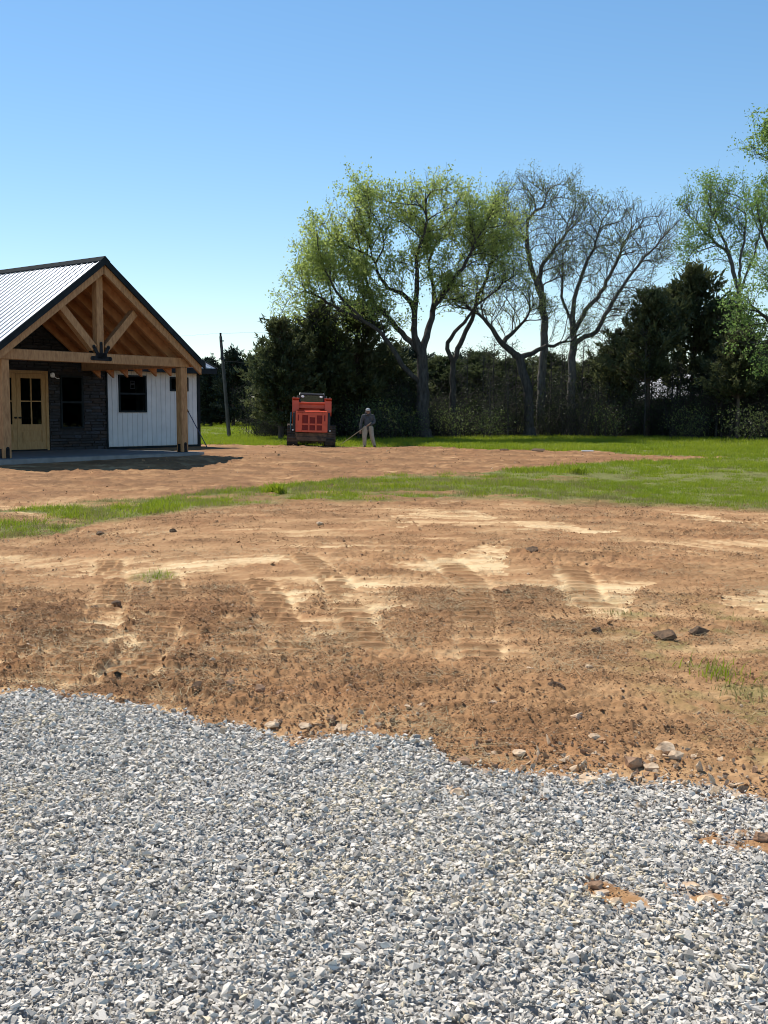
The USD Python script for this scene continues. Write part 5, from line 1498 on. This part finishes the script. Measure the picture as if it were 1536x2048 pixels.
stage.CreateClassPrim('/World/_class_bush')
bp = stage.GetPrimAtPath('/World/_class_bush')
tw, lf = thicket(230, 26, 1.5, 900)
part('stems', tw, M['twig'], bp)
part('leaves', lf, M['bush'], bp)
rb = np.random.default_rng(12)
for bx, by, bh, lab in ((-.9, 50.2, 1.0, 'light green leafy bush between the loader and the person'), (.15, 50.6, 1.15, 'light green leafy bush directly behind the person'), (1.0, 51.0, .9, 'light green leafy bush left of the broad tree trunk'),
                        (-.2, 52.4, 1.3, 'taller leafy bush in the shade behind the person'), (3.1, 52.6, 1.0, 'leafy bush between the broad tree trunk and the slim forked tree'), (5.0, 52.9, .9, 'leafy bush between the slim forked tree and the crooked tree'), (10.9, 53.4, 1.1, 'leafy bush right of the fan shaped tree trunk'), (14.2, 51.3, 1.0, 'leafy bush at the foot of the tallest right hand cedar'), (16.2, 48.6, 1.0, 'leafy bush low at the right edge of the view')):
    o = thing('bush', lab, 'bush', (bx, by, float(ground_z(bx, by)[0]) - .03), float(rb.uniform(0, 360)), scale=(bh, bh, bh))
    o.GetReferences().AddInternalReference('/World/_class_bush'); o.SetInstanceable(True)

# thin dark saplings between the big trunks
stage.CreateClassPrim('/World/_class_sapling')
b = MB(); rs = np.random.default_rng(9)
b.tube([(0, 0, -.1), (.04, .02, 1.2), (-.03, 0, 2.6), (.05, .03, 4.2)], [.055, .047, .034, .012], 6, caps=False)
ends = []
for q_ in range(30):
    z = rs.uniform(1.0, 4.1); a = rs.uniform(0, 2 * PI); L = rs.uniform(.3, 1.0) * (1.15 - z / 5)
    d = np.array([math.cos(a), math.sin(a), rs.uniform(.1, .8)]) * L
    o = np.array([.02 * math.sin(z), 0, z])
    b.tube([o, o + d * .6, o + d + (0, 0, .08)], [.014, .009, .003], 3, caps=False)
    for k_ in range(4):
        e = o + d * rs.uniform(.4, 1); g_ = rs.normal(0, .25, 3)
        b.tube([e, e + g_], [.005, .002], 3, caps=False); ends += [e + g_, e + g_ * .5]
sp = stage.GetPrimAtPath('/World/_class_sapling')
part('trunk', b, M['bark'], sp)
part('crown', leaf_mesh(np.array(ends), .08, rs, 1, .05), M['brush'], sp)
SAP = ('thin dark sapling between the broad green tree and the bare fan shaped tree', 'thin dark sapling under the bare fan shaped tree before the barn', 'thin dark sapling at the foot of the right hand cedars')
for q_ in range(44):
    sx = float(rs.uniform(2.2, 20)); sy = float(rs.uniform(53.5, 60)) - (1.5 if sx > 15 else 0)
    o = thing('sapling', SAP[0 if sx < 8.6 else 1 if sx < 13 else 2], 'tree', (sx, sy, float(ground_z(sx, sy)[0])), float(rs.uniform(0, 360)), ('saplings left of the fan tree', 'saplings under the fan tree', 'saplings under the right cedars')[0 if sx < 8.6 else 1 if sx < 13 else 2], scale=(1, 1, float(rs.uniform(.7, 1.25))))
    o.GetReferences().AddInternalReference('/World/_class_sapling'); o.SetInstanceable(True)

# ------------------------------------------------------------------ grass


def tuft(seed, blades, radius, h, w):
    rg = np.random.default_rng(seed)
    n = blades
    c = np.stack([rg.normal(0, radius * .5, n), rg.normal(0, radius * .5, n), np.full(n, -.01)], 1)
    H = h * rg.uniform(.45, 1.15, n)
    a = rg.uniform(0, 2 * PI, n)
    side = np.stack([np.cos(a), np.sin(a), 0 * a], 1)
    ln = rg.normal(0, .45, (n, 2))
    midp = c + np.stack([ln[:, 0] * H * .3, ln[:, 1] * H * .3, H * .6], 1)
    tip = c + np.stack([ln[:, 0] * H * .9, ln[:, 1] * H * .9, H], 1)
    W_ = w * rg.uniform(.6, 1.2, (n, 1))
    v = np.stack([c - side * W_, c + side * W_, midp + side * W_ * .8, midp - side * W_ * .8, tip], 1).reshape(-1, 3)
    b_ = (np.arange(n) * 5)[:, None]
    return v, np.concatenate([b_ + [0, 1, 2], b_ + [0, 2, 3], b_ + [3, 2, 4]])


rg = np.random.default_rng(31)
green = [(tuft(300 + k_, 70, .20, (.055, .075, .10)[k_], .0035), M['grass']) for k_ in range(3)]
dry = [(tuft(310 + k_, 60, .20, (.05, .08)[k_], .003), M['grass_dry']) for k_ in range(2)]
tall = [(tuft(320 + k_, 90, .34, (.09, .12)[k_], .006), M['grass']) for k_ in range(2)]
xs, ys = [], []
for (y0, y1, sp_) in ((4.5, 14, .13), (12, 24, .16), (24, 46, .30), (46, 60, .36), (60, 95, .8)):
    hw = y1 * .42 + 2
    n_ = int(2 * hw * (y1 - y0) / sp_ ** 2)
    xs.append(rg.uniform(-hw, hw, n_)); ys.append(rg.uniform(y0, y1, n_))
X, Y = np.concatenate(xs), np.concatenate(ys)
h_, val_, gr_, gv_, ch_ = ground(X, Y)
st_s, st_t = house_st(X, Y)
keep = (gr_ * rg.uniform(.6, 1.0, len(X)) > rg.uniform(.15, .98, len(X)) + .22 * (1 - sst(3, 5.5, X)) * (Y < 30) * nz(X, Y, 1.2, 1.2, 41, 2)) & (gv_ < .3) & ~((st_s > -9.2) & (st_s < 11.3) & (st_t > -.6) & (st_t < 15.6)) & (Y < 55 + (X < 0) * 40) & (np.abs(X) < Y * .42 + 2)
X, Y, h_, gr_ = X[keep], Y[keep], h_[keep], gr_[keep]
edge = 1 - gr_
dryp = np.clip(.12 + .28 * (1 - sst(3, 6, X)) * (Y < 28) + .6 * edge + .7 * (nz(X, Y, .8, 1.2, 40, 2) - .42), 0.02, .8) * (Y < 32) + .08 * (Y >= 32)
isdry = rg.uniform(size=len(X)) < dryp
idx = np.where(isdry, 3 + rg.integers(0, 2, len(X)), np.where(Y > 26, 5 + rg.integers(0, 2, len(X)), rg.integers(0, 3, len(X))))
lush = sst(2, 6, X) * sst(14, 18, Y) * (Y < 34)
sc = rg.uniform(.65, 1.2, len(X)) * (.75 + .45 * gr_) * (1 - .25 * lush) * np.where(Y > 46, 1.15, 1)
print('grass tufts', len(X))
scatter('grass', 'bright green grass in strips and lawns round the bare soil', green + dry + tall, np.stack([X, Y, h_], 1), sc, rg, idx, .08)

# ------------------------------------------------------------------ gravel


def chip(rg, flat=.62):
    p = rg.normal(size=(9, 3)); p /= np.linalg.norm(p, axis=1, keepdims=True)
    p *= rg.uniform(.8, 1.1, (9, 1))
    h = trimesh.convex.convex_hull(p * (1.0, rg.uniform(.6, .85), rg.uniform(.42, .7)) * (.5, .5, .5 * flat))
    return np.array(h.vertices), np.array(h.faces)


rg = np.random.default_rng(51)
chips = []
for k_ in range(16):
    mname = ('gravel_light', 'gravel_mid', 'gravel_light', 'gravel_mid', 'gravel_light', 'gravel_dark', 'gravel_mid', 'gravel_light', 'gravel_mid', 'gravel_light', 'gravel_mid', 'gravel_dark', 'gravel_light', 'gravel_mid', 'gravel_tan', 'gravel_light')[k_]
    chips.append((chip(rg, .9), M[mname]))
sp_ = .0130
gy0, gy1 = 1.7, 6.9
gxs = np.arange(-3.6, 3.6, sp_); gys = np.arange(gy0, gy1, sp_)
GX, GY = [a_.ravel() for a_ in np.meshgrid(gxs, gys)]
GX = GX + rg.uniform(-.5, .5, len(GX)) * sp_; GY = GY + rg.uniform(-.5, .5, len(GY)) * sp_
k1 = np.abs(GX) < GY * .44 + .35
GX, GY = GX[k1], GY[k1]
h_, _, _, gv_, _ = ground(GX, GY)
keep = gv_ > rg.uniform(.25, .8, len(GX))
stray = (~keep) & (gv_ > .0) & (rg.uniform(size=len(GX)) < .12)
keep |= stray
GX, GY, h_ = GX[keep], GY[keep], h_[keep]
size = np.exp(rg.normal(math.log(.0192), .38, len(GX))).clip(.009, .052)
z = h_ + size * .12 + rg.uniform(0, .016, len(GX)) + .012 * (nz(GX, GY, 5, 5, 52, 2) - .4)
print('chips', len(GX))
tan_zone = nz(GX, GY, 1.6, 1.6, 53, 3)
idx = rg.integers(0, 16, len(GX))
idx = np.where((rg.uniform(size=len(GX)) < .3 * sst(.52, .7, tan_zone)), 14, idx)
idx = np.where((idx == 14) & (rg.uniform(size=len(GX)) < .35 * (1 - sst(.4, .6, tan_zone))), 0, idx)
scatter('gravel', 'grey crushed stone gravel of the drive', chips, np.stack([GX, GY, z], 1), size, rg, idx, .5)
o_ = stage.GetPrimAtPath('/World/gravel')

# ------------------------------------------------------------------ rocks one can point at
ROCKS = [
 (0.37,4.93,0.083,0.060),
 (1.13,4.89,0.099,0.085),
 (0.32,4.52,0.098,0.038),
 (0.27,4.61,0.074,0.035),
 (0.88,4.70,0.076,0.036),
 (-0.27,5.60,0.068,0.073),
 (-0.22,5.47,0.077,0.051),
 (-0.57,5.49,0.088,0.036),
 (-0.40,5.48,0.077,0.031),
 (1.02,5.69,0.097,0.049),
 (1.03,5.27,0.075,0.040),
 (1.34,5.09,0.108,0.064),
 (1.35,4.98,0.082,0.058),
 (1.24,4.99,0.063,0.043),
 (1.21,4.86,0.070,0.042),
 (1.23,4.36,0.076,0.038),
 (1.20,4.21,0.082,0.037),
 (0.91,4.75,0.091,0.041),
 (0.72,3.60,0.058,0.038),
 (0.73,3.56,0.051,0.031),
 (0.76,3.49,0.057,0.033),
 (1.04,3.60,0.070,0.032),
 (1.06,3.51,0.076,0.038),
 (1.35,4.06,0.052,0.044),
 (1.42,4.02,0.060,0.048),
 (0.64,5.03,0.081,0.033),
 (0.53,5.08,0.057,0.029),
 (0.84,4.74,0.081,0.036),
 (1.07,4.41,0.076,0.030),
 (-1.07,6.13,0.076,0.064),
 (-0.89,6.26,0.071,0.047),
 (-0.71,6.15,0.087,0.052),
 (-0.60,6.21,0.076,0.047),
 (0.21,5.92,0.061,0.039),
 (0.60,5.93,0.056,0.033),
 (-2.37,7.24,0.064,0.050),
 (0.92,6.82,0.058,0.026),
 (1.29,6.78,0.058,0.026),
 (1.49,4.49,0.089,0.040),
 (0.67,4.50,0.064,0.034),
]



def rock_mesh(rg, L, H):
    p = rg.normal(size=(16, 3)); p /= np.linalg.norm(p, axis=1, keepdims=True)
    p *= rg.uniform(.85, 1.1, (16, 1))
    h = trimesh.convex.convex_hull(p)
    t = h.subdivide().subdivide()
    v = np.array(t.vertices)
    v += (meshkit.noise(v * 3.1, int(rg.integers(99)))[:, None] - .5) * .16 * v
    v += (meshkit.noise(v * 8.0, int(rg.integers(99)))[:, None] - .5) * .07 * v
    v = v / np.abs(v).max(0) * (L / 2, L / 2 * rg.uniform(.7, .95), H / 2)
    return v, np.array(t.faces)


rk = np.random.default_rng(61)
ROCK_LABELS = {
    0: 'brown blocky rock on the boundary of gravel and soil, middle of the view', 1: 'largest brown rock of the rubble on the right soil edge',
    2: 'flat pale tan rock lying in the gravel below the brown blocky rock', 3: 'small tan flat rock just above the flat pale one in gravel', 5: 'upright brown rock standing at the soil edge near the middle',
    6: 'tan rock leaning against the upright brown rock', 7: 'flat pale slab at the left end of the tan slabs on the soil edge', 8: 'flat pale slab right of the similar slab on the soil edge',
    9: 'pale tan rock alone in bare soil, above the rubble on the right', 11: 'long tan rock at the top of the right rubble heap', 12: 'tan rock touching the long one in the right rubble heap',
    15: 'tan rock embedded in gravel near the right, upper of two', 16: 'tan rock embedded in gravel near the right, lower of two',
    18: 'brown rock at the left end of the bare patch in gravel', 19: 'yellowish rock beside the brown one in the bare gravel patch', 20: 'tan rock lowest in the bare gravel patch',
    21: 'pale rock topping the right bare gravel patch', 22: 'grey tan rock at the right end of the bare gravel patch', 23: 'tan rock in the reddish patch at the right edge of gravel', 24: 'brown rock farthest right in the reddish patch in gravel',
    33: 'small pale stone alone in the middle of bare soil', 34: 'small pale stone in soil right of the middle', 35: 'pale stone in soil near the left edge'}
for q_, (x_, y_, L, H) in enumerate(ROCKS):
    z_ = float(ground_z(x_, y_)[0])
    lab = ROCK_LABELS.get(q_)
    o = part('rock', rock_mesh(rk, L, max(H, L * .45)), M['brown_rock'] if q_ in (0, 1, 5, 18, 24, 29, 30, 31, 32) else M['limestone'])
    x = UsdGeom.Xformable(o); x.AddTranslateOp().Set(Gf.Vec3d(x_, y_, z_ + max(H, L * .45) * .22)); x.AddRotateZOp().Set(float(rk.uniform(-40, 40)))
    tag(o, lab or ('tan or brown rock strewn at the left half of the gravel edge' if x_ < 0 else 'tan or brown rock strewn at the right half of the gravel edge'), 'rock', None if lab else ('rocks along the left gravel edge' if x_ < 0 else 'rocks along the right gravel edge'))
# dark clods of earth and turf
CLODS = [(1405, 1280), ]
for q_, (x_, y_, L, H, lab) in enumerate(((1.96, 7.62, .20, .09, 'large dark turf clod in the soil near the right edge'), (2.25, 7.75, .15, .08, 'dark turf clod right of the largest one'),
                                          (-2.37, 8.9, .09, .07, 'small dark clod on the belt print at left'), (-2.19, 8.92, .09, .055, 'flat dark clod right of the small one at left'),
                                          (1.62, 11.95, .16, .09, 'dark clod in the middle of the upper bare soil'), (1.0, 6.28, .11, .05, 'dark grassy clod in bare soil below the middle'),
                                          (-3.6, 13.9, .13, .07, 'dark clod at the lower margin of the left grass strip'), (-2.7, 14.0, .11, .06, 'clod of earth right of the one by the left grass strip'),
                                          (1.02, 9.55, .20, .06, 'flat reddish clod on the pale packed clay'), (1.55, 7.9, .10, .06, 'small dark clod left of the large turf clod'))):
    z_ = float(ground_z(x_, y_)[0])
    o = part('clod', rock_mesh(rk, L, H), M['clod_dark'] if q_ not in (8,) else M['clod'])
    x = UsdGeom.Xformable(o); x.AddTranslateOp().Set(Gf.Vec3d(x_, y_, z_ + H * .25)); x.AddRotateZOp().Set(float(rk.uniform(-40, 40)))
    tag(o, lab, 'clod')

# loose clods, chips of stone and straw on the soil
rg = np.random.default_rng(71)
lump_m = []
for k_ in range(8):
    lump_m.append((chip(rg), (M['clod'], M['clod'], M['clod'], M['clod'], M['clod'], M['limestone'], M['brown_rock'], M['limestone'])[k_]))
X = np.concatenate([rg.uniform(-4.2, 4.2, 46000), rg.uniform(-7, 7, 16000), rg.uniform(-12, 12, 16000)])
Y = np.concatenate([rg.uniform(4.3, 9.5, 46000), rg.uniform(9, 19, 16000), rg.uniform(18, 43, 16000)])
h_, val_, gr_, gv_, ch_ = ground(X, Y)
ss_, tt_ = house_st(X, Y)
cl = nz(X, Y, 1.4, 1.4, 72, 3)
keep = (gv_ < .25) & (rg.uniform(size=len(X)) < np.clip((ch_ * 1.0 - .25) * 1.0 * sst(.38, .6, cl) + .10, 0, 1) * (1 - gr_ * .7) * np.maximum(np.clip(1.35 - 1.5 * val_, .06, 1), .8 * np.exp(-np.maximum(0, Y - np.interp(X, GRAVEL[:, 0], GRAVEL[:, 1])) / .6) * sst(-.6, .3, X))) & ~((ss_ > -3) & (ss_ < 11.5) & (tt_ > -.8))
X, Y, h_, val_ = X[keep], Y[keep], h_[keep], val_[keep]
edge = np.interp(X, GRAVEL[:, 0], GRAVEL[:, 1])
nearedge = np.exp(-np.maximum(0, Y - edge) / .5)
size = np.exp(rg.normal(math.log(.0138), .5, len(X))).clip(.007, .075) * (1 + .012 * Y + .05 * np.maximum(0, Y - 16)) * (1 + .7 * nearedge * sst(-1, .5, X) + .1 * nearedge)
stonep = .10 + .6 * nearedge * sst(-1.5, .3, X) + .15 * nearedge
idx = np.where(rg.uniform(size=len(X)) < stonep, 5 + rg.integers(0, 3, len(X)), rg.integers(0, 5, len(X)))
# rubble of tan stone thickest on the right of the gravel's edge
n_r = 900
rx_ = rg.uniform(-.9, 2.3, n_r); ry_ = np.interp(rx_, GRAVEL[:, 0], GRAVEL[:, 1]) + rg.normal(.12, .26, n_r)
ok_ = rg.uniform(size=n_r) < .12 + .75 * np.exp(-((rx_ - 1.25) / .55) ** 2) + .2 * (rx_ > 1.2)
rx_, ry_ = rx_[ok_], ry_[ok_]
X = np.concatenate([X, rx_]); Y = np.concatenate([Y, ry_]); h_ = np.concatenate([h_, ground_z(rx_, ry_) + .006])
size = np.concatenate([size, np.exp(rg.normal(math.log(.030), .45, len(rx_))).clip(.012, .075)])
idx = np.concatenate([idx, 5 + rg.integers(0, 3, len(rx_))])
print('clods', len(X))
scatter('loose_soil', 'loose clods and broken stones strewn over the bare soil', lump_m, np.stack([X, Y, h_ + size * .12], 1), size, rg, idx, upright=False)

crumbs = []
for k_ in range(5):
    mb = MB()
    for q_ in range(34):
        v, f = chip(rg, .9)
        sz = float(np.exp(rg.normal(math.log(.0085), .45)).clip(.003, .028))
        r_ = rot_z(rg.uniform(0, 6))
        mb.add((v * sz) @ r_.T + (rg.normal(0, .05), rg.normal(0, .05), rg.normal(.001, .004)), f)
    crumbs.append((mb, (M['clod'], M['clod'], M['crumb_light'], M['clod'], M['crumb_light'])[k_]))
X = np.concatenate([rg.uniform(-4.0, 4.0, 25000), rg.uniform(-6.5, 6.5, 9000)]); Y = np.concatenate([rg.uniform(3.3, 9.8, 25000), rg.uniform(9, 18, 9000)])
h_, val_, gr_, gv_, ch_ = ground(X, Y)
keep = (gv_ < .3) & (np.abs(X) < Y * .40 + .5) & (rg.uniform(size=len(X)) < np.clip(.95 - 1.35 * val_, .01, .7) * np.clip(ch_ * 3, .05, 1) * np.clip(ch_ * 1.5, .15, 1))
X, Y, h_, val_ = X[keep], Y[keep], h_[keep], val_[keep]
print('crumb patches', len(X))
scatter('soil_crumbs', 'fine crumbs of clay covering the bare soil', crumbs, np.stack([X, Y, h_ + .002], 1), rg.uniform(.7, 1.3, len(X)) * (1 + .03 * (Y - 5)), rg, None, .1)

stalks = []
for k_ in range(4):
    n = 16
    p = rg.normal(0, .10, (n, 3)); p[:, 2] = np.abs(rg.normal(0, .006, n)) + .004
    a = rg.uniform(0, PI, n); L = rg.uniform(.03, .12, n)
    d = np.stack([np.cos(a) * L, np.sin(a) * L, rg.normal(0, .012, n)], 1)
    w = np.stack([-np.sin(a), np.cos(a), 0 * a], 1) * .0016
    v = np.stack([p - w, p + w, p + d + w * .6, p + d - w * .6], 1).reshape(-1, 3)
    b_ = (np.arange(n) * 4)[:, None]
    stalks.append(((v, np.concatenate([b_ + [0, 1, 2], b_ + [0, 2, 3]])), M['straw']))
X = np.concatenate([rg.uniform(-4.2, 4.2, 2600), rg.uniform(-6.5, 6.5, 2200)]); Y = np.concatenate([rg.uniform(4.6, 10, 2600), rg.uniform(9, 19, 2200)])
h_, val_, gr_, gv_, ch_ = ground(X, Y)
cl = nz(X, Y, 1.1, 1.3, 82, 3)
keep = (gv_ < .2) & (cl > .5)
scatter('straw', 'scattered dry straw and roots on the bare soil', stalks, np.stack([X, Y, h_ + .006], 1)[keep], rg.uniform(.6, 1.3, int(keep.sum())), rg, None, .1)

# small things lying about
def rest_on(o, x_, y_, dz):
    UsdGeom.Xformable(o).AddTranslateOp().Set(Gf.Vec3d(x_, y_, float(ground_z(x_, y_)[0]) + dz))
    return o


tag(rest_on(part('board', MB().cbox((-.20, -.05, -.05), (.20, .05, -.01), .006), M['white_paint']), 6.95, 37.6, .06), 'short pale board lying in the grass past the far bare soil', 'board')
for q_, (x_, y_, s_, lab) in enumerate(((4.62, 26.3, 1.5, 'dark taller grass clump on the grass strip right of the middle'), (-2.0, 20.4, 1.4, 'taller grass clump on the left half of the grass strip'))):
    v, f = tuft(400 + q_, 260, .14, .17, .009)
    tag(rest_on(part('grass_clump', (v * s_ * .9, f), M['grass']), x_, y_, 0), lab, 'grass clump')
o = part('rock', rock_mesh(rk, .12, .05), M['limestone'])
tag(rest_on(o, -.86, 14.8, .02), 'small pale stone lying on the upper bare soil left of the middle', 'rock')
for q_, (x_, y_, L, H, lab) in enumerate(((5.3, 37.9, .5, .20, 'dark heap of earth at the far edge of the bare soil'), (4.2, 38.3, .35, .14, 'smaller dark heap of earth left of the other at the far edge'))):
    tag(rest_on(part('clod', rock_mesh(rk, L, H), M['clod_dark']), x_, y_, .03), lab, 'clod')
